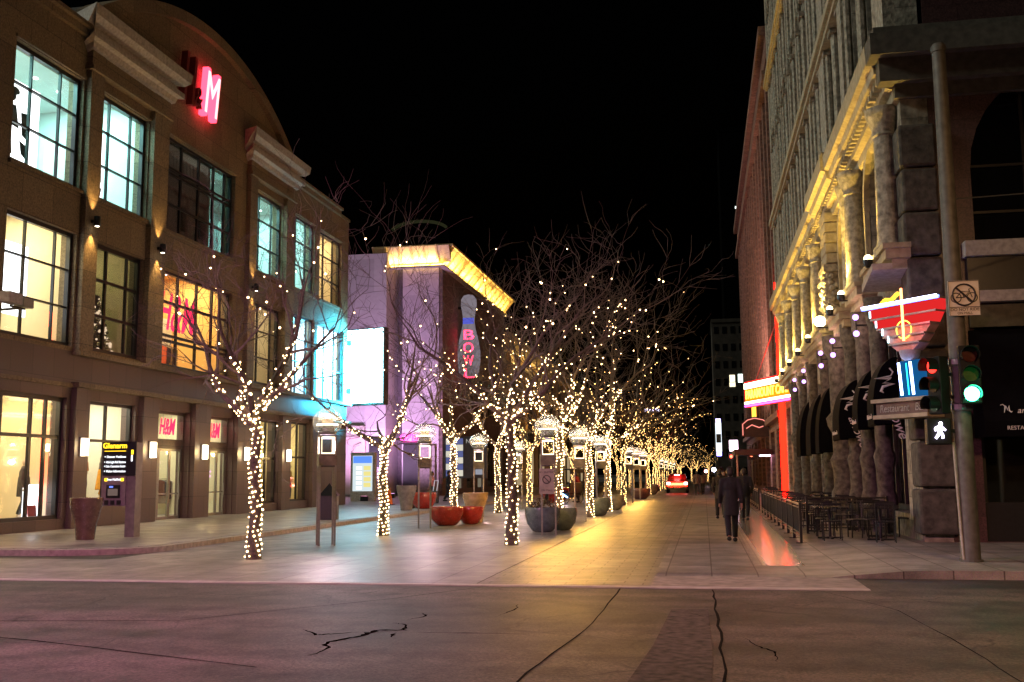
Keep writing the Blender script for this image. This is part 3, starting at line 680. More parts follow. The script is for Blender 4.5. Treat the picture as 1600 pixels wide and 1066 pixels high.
# purple-lit plaza buildings
M['purple'] = mat('smooth render', (.50,.47,.50), .8, var=.07, scale=3, bump=.05, brick=(3.2,2.6,.008,'Y',.75))
BB = thing('bowling_building', 'purple lit building with a glowing yellow crown and dark street front', 'building', (-26,88,0), world=True)
b = MB(); b.box(-40,-23.4,74,101,0,18.6); b.build('front_wall', M['purple'], BB)
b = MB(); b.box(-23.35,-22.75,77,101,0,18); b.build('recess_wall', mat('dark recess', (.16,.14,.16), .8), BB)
b = MB(); b.box(-22.7,-19.8,76,101,0,17.9); b.build('tower_wall', M['purple'], BB)
sidebrick = mat('dark brown brick', (.17,.125,.11), .8, var=.3, scale=10, brick=(.6,.25,.01,'X',.6))
b = wall(MB(), 'X', -19.5, -19.75, 76.0, 101, 0, 17.9, [(80+4.2*i,83+4.2*i,.6,4.6) for i in range(5)] + [(85+4*i,87.4+4*i,7,10) for i in range(4)])
b.build('street_wall', sidebrick, BB)
for i in range(5): MB().box(-19.72,-19.7,80+4.2*i,83+4.2*i,.6,4.6).build('window', M['dark_glass'] if i % 2 else em('dim shop window', (.5,.42,.3), .25, False), BB)
for i in range(4): MB().box(-19.72,-19.7,85+4*i,87.4+4*i,7,10).build('window', M['dark_glass'], BB)
cr = MB(); cr.prism([(-19.5,17.95),(-18.6,19.1),(-24.6,19.1),(-23.8,17.95)], 'Y', 75.2, 101.5); cr.prism([(75.19,17.95),(75.19,19.1),(74.3,19.1)], 'X', -24.6, -18.62); cr.build('crown', mat('crown render', (.62,.5,.28), .7, var=.1), BB)
rb = MB()
for i in range(15):
    y = 75.4+1.8*i; rb.bar((-19.42,y,17.9),(-18.4,y,19.2), .14, .12)
for i in range(6): rb.bar((-19.6-1.0*i,75.1,17.95),(-19.6-1.0*i,74.2,19.15), .14, .12)
rb.box(-24.7,-18.4,74.8,101.6,19.12,19.3); rb.build('crown_rib', mat('crown rib', (.5,.38,.2), .7), BB)
MB().box(-24.0,-19.0,74.75,75.3,17.55,17.66).box(-19.5,-19.0,75.31,101,17.55,17.66).build('cove_shelf', M['trim'], BB)
MB().box(-23.7,-19.3,74.95,75.06,17.67,17.8).box(-19.28,-19.16,75.0,101,17.67,17.8).build('cove_light', em('amber cove light', (1,.58,.10), 8), BB)
for i in range(5): area((-18.9, 78+5*i, 17.9), (0,R(155),0), .3, 4.2, 170, (1,.62,.16), name='cove_lamp')
area((-21.6, 74.85, 17.9), (R(162),0,0), 4, .3, 150, (1,.66,.25), name='cove_lamp')
# bowling pin sign
t = thing('bowling_pin_sign', 'tall grey bowling pin sign with red letters on the dark street front', 'sign', (-18.4,81,9), world=True)
prof = [(a*.88, 9.6+(z-9.3)*.92) for a, z in [(0,16.7),(.45,16.6),(.7,16.25),(.72,15.7),(.58,15.0),(.5,14.3),(.62,13.6),(.88,12.6),(1.05,11.6),(1.06,10.7),(.95,9.9),(.78,9.3)]]
PX_ = -18.6
pin = [(PX_ + a, z) for a, z in prof] + [(PX_ - a, z) for a, z in reversed(prof[1:])]
MB().prism(pin, 'Y', 81.0, 81.3).build('panel', em('backlit grey pin', (.34,.29,.34), .45, False), t)
MB().box(PX_-.46,PX_+.46,80.96,80.995,13.95,14.45).build('band', em('blue band', (.12,.14,.75), .6), t)
RN = em('red neon', (1,.03,.08), 6)
for i, ch in enumerate('BOWL'):
    zc = 13.0 - 1.05*i
    txt(ch, 1.15, 'neon_letter', RN, t, (PX_,80.95,zc), (1,0,0), extrude=.04, width=.85)
MB().box(-19.6,PX_,81.1,81.2,15.2,15.4).box(-19.6,PX_,81.1,81.2,10,10.2).build('bracket', M['black'], t)
# purple floods on the plaza
def flood(x, y, tgt, P, col, lab, ang=90):
    t = thing('flood_light', lab, 'floodlight', (x,y,.15), world=True, group='ground floodlights of the plaza')
    MB().box(x-.25,x+.25,y-.15,y+.15,.15,.45).build('housing', M['black'], t, bevel=.02)
    MB().box(x-.2,x+.2,y-.1,y+.1,.452,.46).build('lens', em('magenta lens', col, 3, False), t)
    spot((x,y,.6), tgt, P, col, ang, .8, .15)
flood(-25.5, 66.5, (-25,74,8), 4800, (.80,.48,.92), 'black floodlight with a magenta lens on the plaza near the ticket wall')
flood(-21.2, 68.5, (-21.2,76,8), 4500, (.88,.48,.90), 'black floodlight with a magenta lens on the plaza near the tower')
flood(-20.4, 60.5, (-21.5,72,0), 1500, (1,.32,.60), 'black floodlight with a pink lens beside the store end wall', 130)
# things on the purple wall
t = thing('wall_panel', 'framed pink panel with a pale curved line on the purple wall', 'sign', (-24.5,73.8,0), world=True)
MB().box(-27,-24.9,73.75,73.98,.3,4.6).build('panel', mat('pink panel', (.62,.46,.45), .6, var=.06), t); MB().box(-27,-24.95,73.6,73.98,4.65,5.4).build('lintel', M['trim'], t)
crv = [(-25.2-.55*math.cos(a)-.2, 73.72, 2.6+1.7*math.sin(a)) for a in [R(80-16*i) for i in range(6)]]
crv = [(-25.2,73.7,4.1),(-25.7,73.7,3.9),(-25.95,73.7,3.3),(-25.6,73.7,2.7),(-25.3,73.7,2.1),(-25.4,73.7,1.4),(-25.9,73.7,1.15)]
MB().tube(crv, .09, 8).build('curve', M['trim'], t, smooth=True)
t = thing('ad_kiosk', 'pale upright map kiosk with a glowing poster in front of the purple wall', 'kiosk', (-20.5,60.5,0), world=True)
MB().box(-21.3,-19.75,60.4,60.8,0,4.0-.9).build('case', M['trim'], t, bevel=.02)
mp = MB(); MB().box(-21.15,-19.9,60.385,60.395,.75,2.9).build('poster', em('pale poster', (.62,.72,.75), .8), t)
MB().box(-21.12,-19.93,60.37,60.38,2.45,2.87).build('poster_header', em('blue header', (.1,.25,.8), .9), t)
q = MB()
for i in range(5): q.box(-20.95+.02,-20.55,60.37,60.38,.85+.3*i,1.05+.3*i)
q.build('poster_text', em('poster white', (.9,.9,.85), 1.0, False), t)
q = MB()
for i in range(4): q.box(-20.45,-20.0,60.37,60.38,1.0+.34*i,1.26+.34*i)
q.build('poster_picture', em('poster yellow', (.8,.7,.25), .8, False), t)
t = thing('shop_door', 'dark shop entrance with a pink lit sign on the purple wall', 'doorway', (-22.6,75.9,0), world=True)
MB().box(-22.55,-21.3,75.8,75.98,.15,4.0).build('door', M['black'], t); txt('OPEN', .7, 'neon_sign', em('pink neon', (1,.05,.45), 4), t, (-21.9,75.75,4.5), (1,0,0), extrude=.04)
MB().box(-22.7,-21.1,75.7,75.98,4.05,4.15).build('canopy', M['black'], t)
t = thing('poster_case', 'dark framed poster case high on the purple wall left of the lit tree', 'poster', (-24.4,73.9,2), world=True)
MB().box(-24.6,-23.45,73.8,73.98,2.3,4.5).build('frame', M['black'], t)
t = thing('plaza_screen_wall', 'dark wall behind the plaza shutter', 'wall', (-20.7,76,0), world=True)
MB().box(-21.2,-20.0,75.6,75.95,.3,3.9).build('shutter', mat('grey shutter', (.22,.2,.19), .6), t)
# display board with checkered pictures
t = thing('display_board', 'tall display board with checkered blue and cream pictures behind the trees', 'display board', (-16.2,70,.0), world=True)
MB().box(-17.9,-14.8,70,70.3,1.45,4.35).build('panel', mat('dark board', (.05,.05,.055), .5), t); MB().box(-17.7,-17.5,70.05,70.25,.14,1.45).box(-15.2,-15.0,70.05,70.25,.14,1.45).build('post', M['black'], t)
q = MB(); q2 = MB()
for i in range(2):
    for j in range(6): (q if (i+j) % 2 else q2).box(-17.7+.62*i,-17.1+.62*i,69.97,69.995,1.6+.44*j,2.02+.44*j)
q.build('picture', em('cream picture', (.62,.58,.48), .8, False), t); q2.build('picture', em('blue picture', (.12,.14,.34), .6, False), t)
txt('NEWS', .42, 'lettering', em('dim words', (.5,.5,.45), .5, False), t, (-15.7,69.98,4.0), (1,0,0), extrude=.01)
MB().box(-15.6,-15.1,69.97,69.995,1.7,2.5).build('notice', em('dim notice', (.35,.36,.42), .6, False), t)
# ------------------------------------------------------------------ right: old stone restaurant building
M['stone'] = mat('rough grey green stone', (.31,.295,.24), .85, var=.55, scale=5, bump=.9, bscale=9, brick=(1.1,.55,.012,'X',.5))
M['carved'] = mat('carved stone', (.30,.275,.22), .85, var=.55, scale=7, bump=1.0, bscale=14); M['low_stone'] = mat('sooty carved stone', (.11,.10,.082), .9, var=.6, scale=7, bump=1.0, bscale=14)  # second carved stone is a darker copy for the lower pilasters
M['yellow_stone'] = mat('warm limestone trim', (.36,.31,.21), .8, var=.25, scale=6, bump=.3)
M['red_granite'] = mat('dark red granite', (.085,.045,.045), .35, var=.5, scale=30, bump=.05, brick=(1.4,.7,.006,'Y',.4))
M['dark_wood'] = mat('dark shop front', (.03,.022,.018), .5, var=.3)
M['night_glass'] = mat('night window glass', (.006,.007,.008), .08, var=.1, bump=0, spec=.6)
RB = thing('restaurant_building', 'tall carved stone building with uplit yellow cornice on the right corner', 'building', (9,43,0), world=True)
X0 = 4.8
piers = [(24.4,25.9),(31.0,31.9),(35.5,37.1),(40.0,40.7),(44.4,45.1),(48.9,49.6),(53.2,53.9),(57.6,58.4),(61.0,62.2)]
gaps = [(a[1], b[0]) for a, b in zip(piers, piers[1:])]
# ground storey
h = [(a+.15, b-.15, .7, 5.3) for a, b in gaps]
wall(MB(), 'X', X0, X0+.6, 24.45, 62, 0, 6.4, h).build('ground_wall', M['stone'], RB)
for a, b in gaps:
    n = 2 if b - a < 4 else 4
    m = MB(); x = X0 + .35
    m.box(x,x+.1,a+.15,b-.15,5.15,5.3); m.box(x,x+.1,a+.15,b-.15,.7,.85); m.box(x,x+.1,a+.15,b-.15,3.3,3.4)
    for i in range(n+1):
        y = a+.15+(b-a-.3)*i/n; m.box(x-.01,x+.11,max(a+.15,y-.05),min(b-.15,y+.05),.85,5.15)
    w = m.build('window', M['dark_wood'], RB); MB().box(x+.05,x+.06,a+.2,b-.2,.85,5.15).build('pane', M['night_glass'], w)
# carved lower pilasters
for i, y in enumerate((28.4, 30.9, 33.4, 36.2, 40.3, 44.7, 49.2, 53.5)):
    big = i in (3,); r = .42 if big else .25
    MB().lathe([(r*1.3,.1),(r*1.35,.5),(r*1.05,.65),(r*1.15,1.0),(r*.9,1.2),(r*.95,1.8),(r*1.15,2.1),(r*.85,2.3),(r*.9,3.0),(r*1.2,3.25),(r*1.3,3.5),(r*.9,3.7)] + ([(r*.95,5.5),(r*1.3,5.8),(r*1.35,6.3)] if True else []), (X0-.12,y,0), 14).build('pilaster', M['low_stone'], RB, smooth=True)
# ledge between storeys, in stepped lengths
lg = MB()
for y0, y1, z in ((24.2,27.6,6.55),(28.8,31.2,6.5),(32.6,35.4,6.4),(37.3,43.8,6.35),(45.2,61,6.35)):
    lg.box(X0-.55,X0,y0,y1,z,z+.22); lg.box(X0-.4,X0,y0+.1,y1-.1,z-.22,z-.003); lg.box(X0-.62,X0,y0-.08,y1+.08,z+.223,z+.34)
lg.build('ledge_molding', M['yellow_stone'], RB)
# second storey with tall arched windows
z0, zs, z1 = 6.4, 9.4, 10.6
cc = [(27.9,1.55),(33.75,1.45),(38.55,1.2),(42.55,1.5),(47.0,1.5),(51.4,1.5),(55.75,1.5),(59.7,1.1)]
m = wall(MB(), 'X', X0, X0+.6, 24.45, 62, z0, z1, [(c-r, c+r, 6.9, z1) for c, r in cc])
for c, r in cc: arch_fill(m, 'X', X0, X0+.6, c, r, zs-.45, z1)
m.build('arcade_wall', M['stone'], RB)
for c, r in cc:
    m = MB(); x = X0+.3
    for i in range(1,4): m.box(x,x+.08,c-r+2*r*i/4-.03,c-r+2*r*i/4+.03,6.95,10.3)
    for z in (7.8,8.9,9.6): m.box(x-.005,x+.085,c-r,c+r,z,z+.05)
    w = m.build('window', M['black_frame'], RB); MB().box(x+.04,x+.05,c-r,c+r,6.9,10.55).build('pane', M['night_glass'], w)
    m = MB(); n = 14
    for i in range(n):
        a, b = PI*i/n, PI*(i+1)/n; q = lambda an, rr_: (c-rr_*math.cos(an), zs-.45+rr_*math.sin(an))
        m.prism([q(a,r),q(b,r),q(b,r+.22),q(a,r+.22)], 'X', X0-.14, X0+.02)
    m.box(X0-.14,X0+.02,c-r-.2,c-r,6.92,8.94); m.box(X0-.14,X0+.02,c+r,c+r+.2,6.92,8.94)
    m.build('arch_moulding', M['yellow_stone'], RB)
# engaged columns
def column(y, r, z0, z1, mt, base=True):
    m = MB().lathe([(r*1.35,z0),(r*1.35,z0+.2),(r*1.05,z0+.32),(r,z0+.45),(r*.88,z1-.7),(r*1.0,z1-.66),(r*.9,z1-.6),(r*1.05,z1-.45),(r*1.35,z1-.2),(r*1.45,z1-.15),(r*1.45,z1)], (X0-.25,y,0), 16)
    return m.build('column', mt, RB, smooth=True)
for y, r in ((25.2,.3),(30.6,.3),(32.0,.22),(40.4,.28),(44.8,.28),(49.2,.28),(53.6,.28),(57.9,.28)): column(y, r, 6.75, 10.4, M['carved'])
# big banded pier with carved capital
pm = MB()
for i in range(5): pm.box(X0-.5,X0,35.6+.03*(i%2),37.0-.03*(i%2),8.75+.36*i,9.09+.36*i)
pm.box(X0-.42,X0,35.7,36.9,8.7,10.5); pm.build('pier', M['yellow_stone'], RB, bevel=.04)
cm = MB(); cm.box(X0-.6,X0,35.5,37.1,8.45,8.68); cm.box(X0-.5,X0,35.6,37.0,6.75,8.44)
rr = random.Random(3)
for i in range(90): cm.sphere((X0-.5+rr.uniform(-.05,.03), rr.uniform(35.65,36.95), rr.uniform(6.9,8.35)), rr.uniform(.05,.13), 6, 5)
for i in range(40): cm.sphere((X0-rr.uniform(0,.45), 35.58, rr.uniform(6.9,8.35)), rr.uniform(.05,.12), 6, 5)
cm.build('carved_capital', M['carved'], RB, smooth=True)
# main cornice in three set-outs
for y0, y1, dx in ((24.445,33.2,.0),(33.2,38.4,-.1),(38.4,62.2,.08)):
    c = MB(); x = X0 + dx
    prof = [(x,10.35),(x-.12,10.4),(x-.14,10.62),(x-.3,10.68),(x-.32,10.95),(x-.55,11.05),(x-.58,11.25),(x-.72,11.3),(x-.74,11.75),(x-.66,11.9),(x+.3,11.95),(x+.3,10.35)]
    vs = [(p[0],y0,p[1]) for p in prof] + [(p[0],y1-.004,p[1]) for p in prof]; n = len(prof)
    c.add(vs, [tuple(range(n)), tuple(reversed(range(n,2*n)))] + [(i,i+n,(i+1)%n+n,(i+1)%n) for i in range(n)])
    c.build('cornice', M['yellow_stone'], RB)
dn = MB().box(X0-.5,X0-.33,24.5,24.65,10.78,10.94).build('dentil', M['yellow_stone'], RB)
for i in range(1, 100):
    o = dn.copy(); COL.objects.link(o); o.parent = RB; o.location = (0,.36*i,0)
# upper storeys: ribs, colonnettes, recessed windows
zt = 34
up_h = []
for z0_, z1_ in ((12.7,16.0),(17.4,20.6),(21.6,24.6),(25.6,28.6),(29.6,32.4)):
    for a, b in zip(piers, piers[1:]):
        w = (b[0]-a[1]); nn = 2
        for i in range(nn): up_h.append((a[1]+w*i/nn+.25, a[1]+w*(i+1)/nn-.25, z0_, z1_))
wall(MB(), 'X', X0, X0+.5, 24.45, 62, 10.6, zt, up_h).build('upper_wall', M['stone'], RB)
for hh in up_h:
    m = MB(); x = X0+.3; c = (hh[0]+hh[1])/2
    m.box(x,x+.06,c-.04,c+.04,hh[2],hh[3]); m.box(x-.003,x+.063,hh[0],hh[1],(hh[2]+hh[3])/2,(hh[2]+hh[3])/2+.08)
    w = m.build('window', M['black_frame'], RB); MB().box(x+.03,x+.04,hh[0],hh[1],hh[2],hh[3]).build('pane', M['night_glass'], w)
for a, b in piers:
    up = MB(); up.box(X0-.28,X0,a+.05,b-.05,12.0,16.2); up.box(X0-.24,X0,a+.1,b-.1,16.9,zt); up.build('pilaster', M['carved'], RB)
cl = MB()
for hh in up_h:
    for y in (hh[0]-.12, hh[1]+.12):
        cl.tube([(X0-.12,y,hh[2]),(X0-.12,y,hh[3])], .11, 7)
        cl.box(X0-.3,X0,y-.17,y+.17,hh[3],hh[3]+.22); cl.box(X0-.26,X0,y-.15,y+.15,hh[2]-.2,hh[2])
cl.build('window_frame', M['carved'], RB)
rr = random.Random(5); od = MB()
for a, b in gaps:
    for z in (16.3,20.7,24.7,28.7):
        for k in range(int((b-a)/.22)): od.box(X0-.12,X0,a+.1+.22*k,a+.22+.22*k,z+.05,z+.55)
od.build('carved_molding', M['carved'], RB)
sc_ = MB()
for z in (16.35,25.0,33.6):
    sc_.box(X0-.5,X0,24.2,62.2,z,z+.28); sc_.box(X0-.38,X0,24.3,62.1,z-.2,z-.003)
sc_.build('string_course', M['yellow_stone'], RB)
# body and the dark side wall that faces the crossing
b = MB(); b.box(X0+.62,22,25.0,62.0,0,zt-.3); b.build('body', M['roof'], RB)
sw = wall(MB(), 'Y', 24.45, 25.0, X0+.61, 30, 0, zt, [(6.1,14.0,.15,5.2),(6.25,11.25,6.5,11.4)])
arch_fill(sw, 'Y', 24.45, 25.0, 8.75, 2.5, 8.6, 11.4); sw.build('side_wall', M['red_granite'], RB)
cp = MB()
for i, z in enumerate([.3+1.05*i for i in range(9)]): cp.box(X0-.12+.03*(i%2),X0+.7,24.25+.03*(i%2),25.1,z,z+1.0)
cp.build('corner_pier', mat('shade toned corner stone', (.075,.07,.06), .9, var=.5, scale=6, bump=.8, bscale=10), RB, bevel=.06)  # corner kept dim by a darker stone colour instead of less light
sb = MB(); sb.box(X0-.14,30,24.26,24.44,10.36,10.68); sb.box(X0-.5,30,24.0,24.44,10.683,11.24); sb.box(X0-.72,30,23.72,24.44,11.243,11.76); sb.box(X0-.62,30,23.82,24.44,11.763,11.93); sb.build('side_cornice', mat('dark cornice', (.10,.092,.075), .9, var=.3), RB)  # shade of the side front put into the cornice colour
m = MB(); x0, x1 = 6.25, 11.25
for i in range(1,4): m.box(x0+1.25*i-.04,x0+1.25*i+.04,24.72,24.8,6.5,11)
for z in (7.6,8.7): m.box(x0,x1,24.715,24.805,z,z+.06)
w = m.build('arched_window', M['black_frame'], RB); MB().box(x0,x1,24.82,24.83,6.5,11.3).build('pane', M['night_glass'], w)
# fascia with big script on the side front
fa = MB(); fa.box(5.95,16,24.1,24.45,6.5,6.85); fa.box(5.95,16,24.1,24.45,5.45,5.7); fa.build('fascia_moulding', M['trim'], RB)
MB().box(6.0,16,24.25,24.45,5.71,6.49).build('fascia_board', M['black'], RB)
stain = MB(); stain.box(6.0,14,24.3,24.45,4.9,5.4); stain.build('transom_panel', mat('dull green panel', (.06,.06,.035), .6, var=.4), RB)
# side shop window, dim room, black lower part
m = MB(); m.box(6.1,14,24.6,24.7,2.62,2.68); m.box(7.6,7.66,24.6,24.7,1.0,5.2); m.box(9.8,9.86,24.6,24.7,1.0,5.2); m.box(6.1,6.2,24.6,24.7,.15,5.2)
w = m.build('shop_window', M['black_frame'], RB); MB().box(6.1,14,24.66,24.67,1.0,5.2).build('pane', glass('shop pane', (.7,.7,.6), .1), w)
MB().box(6.1,14,24.5,24.75,.15,1.0).build('stall_riser', M['black'], RB)
MB().box(6.1,14,26.9,27.0,.15,1.2).box(6.1,14,26.9,27,2.15,5).build('room_wall', mat('ochre room wall', (.16,.14,.09), .8), RB)
# signs text
SCR = mat('white script', (.75,.72,.68), .6, var=.03)
def script(size, name, mt, parent, pos, right, up=(0,0,1), rest='arlowe\'s', w=None, slant=.35, k=.62):
    # brush capital M as one tube stroke, then the slanted rest of the word
    r = Vector(right).normalized(); u = Vector(up).normalized(); n = r.cross(u); P = Vector(pos)
    st = [(-.75,.62),(-.45,.72),(-.25,.5),(-.42,-.45),(-.1,.45),(.0,-.1),(.28,.5),(.22,-.2),(.45,-.42),(.6,-.3)]
    m = MB().tube([P + (r*(a) + u*b)*size*.55 + n*.015 for a, b in st], [size*.03]*3 + [size*.055]*6 + [size*.02], 6)
    o = m.build(name, mt, parent, smooth=True)
    txt(rest, size*k, name, mt, parent, P + r*size*.62 + u*size*-.12 + n*.012, right, up, extrude=.008, shear=slant, align='LEFT')
t = thing('fascia_sign', 'big pale script lettering on the dark fascia of the side front', 'sign', (8,24.24,5.7), world=True)
script(1.5, 'lettering', SCR, t, (7.75,24.22,6.1), (1,0,0))
# awnings: quarter round black fabric with white script
FAB = mat('black awning fabric', (.004,.004,.005), .9, var=.2, bump=.1, spec=.05)
def awning(y0, y1, z0, z1, d, lab, text=None, n=10, st=.8):
    t = thing('awning', lab, 'awning', (X0-.1,(y0+y1)/2,z0), world=True)
    prof = [(X0-.05-d*math.sin(R(90)*i/n), z1-(z1-z0-.45)*(1-math.cos(R(90)*i/n))) for i in range(n+1)] + [(X0-.05-d, z0)]
    m = MB(); pp = prof + [(p[0]+.04,p[1]-.04) for p in reversed(prof)]
    k = len(pp); vs = [(p[0],y0,p[1]) for p in pp] + [(p[0],y1,p[1]) for p in pp]
    m.add(vs, [(i,i+k,(i+1)%k+k,(i+1)%k) for i in range(k)])
    for y in (y0,y1):
        q = [(X0-.05,y,z0+.02)] + [(p[0],y,p[1]) for p in prof]
        m.add(q, [tuple(range(len(q)))])
    m.build('canopy', FAB, t, smooth=True)
    if text:
        # on the near end cheek, facing the crossing
        script(st, 'lettering', SCR, t, (X0-.05-d*.52, y0-.02, z0+(z1-z0)*.62), (.35,0,-1), up=(1,0,.35), rest='arlowe', k=.5)
        for i, zz in enumerate((z0+.12,)): txt(text, .16, 'lettering', SCR, t, (X0-.08-d, (y0+y1)/2, z0+.2), (0,-1,0), extrude=.006, width=(y1-y0)*.7)
    return t
awning(26.4,27.4,2.85,4.5,.6, 'black round awning with white script nearest the martini sign', "Marlowe's", st=.7)
awning(29.1,30.1,2.85,4.5,.6, 'black round awning with white script second from the corner', "Marlowe's", st=.7)
awning(32.7,34.3,2.7,4.5,.65, 'wide black round awning with white script left of the carved pier', "Marlowe's", st=.7)
awning(38.4,39.6,2.4,4.8,.65, 'plain black awning right after the carved pier')
awning(41.4,43.2,2.4,4.8,.65, 'plain black awning in the middle of the far awning group')
awning(45.8,47.6,2.4,4.8,.65, 'plain black awning at the far end of the far awning group')
# side awning lit green by the signal
t = thing('awning', 'long black awning with faint white words behind the signal pole', 'awning', (9,24,2.4), world=True)
MB().prism([(24.44,4.85),(24.42,4.85),(23.5,2.75),(23.5,2.42),(23.54,2.42),(23.54,2.74)], 'X', 6.0, 13.5).prism([(24.44,4.85),(23.5,2.75),(23.5,2.42),(24.44,2.42)], 'X', 5.97, 6.0).build('canopy', FAB, t)
txt('RESTAURANT & BAR', .12, 'lettering', SCR, t, (6.95,23.49,2.6), (1,0,0), extrude=.004)
script(.3, 'lettering', SCR, t, (6.45,23.60,3.0), (1,0,0), up=(0,.4,.9), rest="arlowe's")
# purple-white sconce pairs on the piers
for i, (y, lab) in enumerate(((29.6,'purple white twin lamp nearest the martini sign'),(34.9,'purple white twin lamp second from the martini sign'),(38.4,'purple white twin lamp just beyond the carved pier'),(45.0,'purple white twin lamp fourth along the stone front'),(49.4,'purple white twin lamp beside the red theatre sign'))):
    t = thing('twin_lamp', lab, 'wall lamp', (X0-.3,y,5.7), world=True, group='twin lamps along the stone front')
    MB().bar((X0,y,5.75),(X0-.5,y,5.75),.05).bar((X0-.5,y,5.55),(X0-.5,y,5.95),.04).build('bracket', M['black'], t)
    for z in (5.52,5.98): MB().sphere((X0-.5,y,z), .085, 12, 8).build('globe', em('violet white globe', (.55,.28,1), 3.2), t, smooth=True)
    point((X0-.75,y,5.75), 26, (1,.55,.42), .12)
# yellow uplights on the ledge
for i, (y, P) in enumerate(((25.6,60),(30.6,90),(33.4,60),(36.2,150),(40.4,110),(44.8,110),(49.2,110),(53.6,110),(57.9,110))):
    labs = ('by the corner','at the foot of the second column','between second column and pier','big one below the carved pier','first beyond the carved pier','second beyond the carved pier','third beyond the carved pier','fourth beyond the carved pier','at the far end of the ledge')
    t = thing('up_light', 'small yellow uplight on the stone ledge ' + labs[i], 'uplight', (X0-.75,y,6.6), world=True, group='uplights on the stone ledge')
    MB().lathe([(.06,0),(.1,.05),(.12,.2)], (X0-.72,y,6.6), 10).build('housing', M['black'], t)
    MB().sphere((X0-.72,y,6.83), .2 if i == 3 else .1, 10, 6).build('lens', em('yellow lens', (1,.8,.35), 9), t, smooth=True)
    MB().bar((X0-.72,y,6.62),(X0-.3,y,6.62),.04).build('bracket', M['black'], t)
    spot((X0-.8,y,7.12),(X0-.2,y+.1,11.2), P*9, (1,.62,.10), 100, .7, .05)
    point((X0-.85,y,7.25), P*.25, (1,.66,.16), .08)
# ---------- martini glass neon sign on the corner
t = thing('martini_sign', 'red martini glass neon sign with blue rim and stem on the corner', 'sign', (4.7,23.7,3), world=True)
A0, B0 = Vector((3.93,24.45,0)), Vector((5.18,22.95,0)); ax = (B0-A0).normalized(); nn = ax.cross(Vector((0,0,1))); cc_ = (A0+B0)/2; hw = (B0-A0).length/2
def mp_(u, v, z): return tuple(cc_ + ax*u + nn*v + Vector((0,0,z)))
def slab(mb, poly, v0, v1):
    n = len(poly); mb.add([mp_(u,v0,z) for u,z in poly] + [mp_(u,v1,z) for u,z in poly], [tuple(range(n)), tuple(reversed(range(n,2*n)))] + [(i,i+n,(i+1)%n+n,(i+1)%n) for i in range(n)]); return mb
RED = em('red lit band', (1,.03,.03), .55)
PKB = mat('pinkish lit band', (.55,.28,.25), .5)
lv = [(1.0,5.38),(.88,5.12),(.72,4.88),(.55,4.68),(.40,4.50),(.2,4.32)]
for i in range(5):
    (w1,za),(w2,zb) = lv[i], lv[i+1]
    slab(MB(), [(-w1*hw,za-.02),(w1*hw,za-.02),(w2*hw*1.05,zb+.02),(-w2*hw*1.05,zb+.02)], -.1-.02*i, .14+.0*i).build('band', RED if i < 2 else PKB, t)
    slab(MB(), [(-w1*hw*1.03,za-.02),(w1*hw*1.03,za-.02),(w1*hw*1.03,za+.02),(-w1*hw*1.03,za+.02)], -.16, .2).build('band_lip', mat('lip metal', (.35,.3,.3), .4, metal=.5), t)
tb = MB()
for i in range(1,5):
    w1, za = lv[i]; tb.tube([mp_(-w1*hw*1.02,.2,za+.05),mp_(-w1*hw*1.02,.2,za+.2)], .02, 6)
tb.build('neon_tick', em('pale blue neon', (.5,.85,1), 4), t)
bl = em('blue neon', (.10,.16,1), 7); wh = em('white blue neon', (.6,.66,1), 9)
MB().tube([mp_(-hw*1.12,.2,5.40),mp_(hw*1.0,.2,5.40)], .035, 8).build('rim_tube', bl, t); MB().tube([mp_(-hw*1.1,.24,5.43),mp_(hw*.98,.24,5.43)], .02, 8).build('rim_tube', wh, t)
MB().tube([mp_(.02,.2,4.55),mp_(.02,.2,5.72)], .028, 8).build('cocktail_stick', em('orange neon', (1,.22,.08), 6), t)
MB().tube([mp_(.02+.2*math.cos(R(a)),.18,4.8+.2*math.sin(R(a))) for a in range(0,361,20)], .014, 6, cap=False).build('olive', em('yellow neon', (.9,.75,.1), 2.2), t)
MB().lathe([(.24,4.35),(.2,4.2),(.12,4.12)], (cc_.x,cc_.y,0), 14).build('stem_knot', M['trim'], t, smooth=True)
slab(MB(), [(-.26,3.3),(.42,3.3),(.42,4.12),(-.2,4.12)], -.1, .1).build('stem_panel', em('blue lit panel', (.01,.12,.34), .55), t)
for u in (-.15,.16): MB().tube([mp_(u,.15,3.36),mp_(u-.05,.15,4.08)], .028, 8).build('stem_tube', em('blue white neon', (.34,.45,1), 10), t)
MB().tube([mp_(.04,.15,3.36),mp_(.0,.15,4.06)], .014, 6).build('stem_tube', em('cyan neon', (.02,.5,1), 3), t)
slab(MB(), [(-.9,3.22),(.6,3.22),(.6,3.30),(-.9,3.30)], -.25, .3).build('base_plate', M['yellow_stone'], t); slab(MB(), [(-.82,2.95),(.55,2.95),(.55,3.22),(-.82,3.22)], -.2, .22).build('base_box', mat('brown sign box', (.12,.07,.055), .6), t); slab(MB(), [(-.86,2.86),(.6,2.86),(.6,2.945),(-.86,2.945)], -.25, .3).build('base_plate', M['yellow_stone'], t)
txt('Restaurant   Bar', .24, 'lettering', M['trim'], t, mp_(-.12,.226,3.08), tuple(ax), extrude=.006, shear=.2, width=1.2)
lem = MB()
for i in range(9): lem.sphere(mp_(-.55+.055*i,.16,5.47+.03*math.sin(i)+.015*i), .05, 7, 5)
lem.build('lemon_twist', em('amber bulbs', (1,.5,.03), 2.6), t, smooth=True)
MB().bar(mp_(0,-.1,5.0),(X0+.1,24.5,5.0),.08).bar(mp_(0,-.1,3.3),(X0+.1,24.5,3.3),.08).build('bracket', M['black'], t)
point(mp_(.3,.7,4.9), 9, (1,.08,.12), .2); point(mp_(0,.5,3.8), 5, (.15,.35,1), .2)
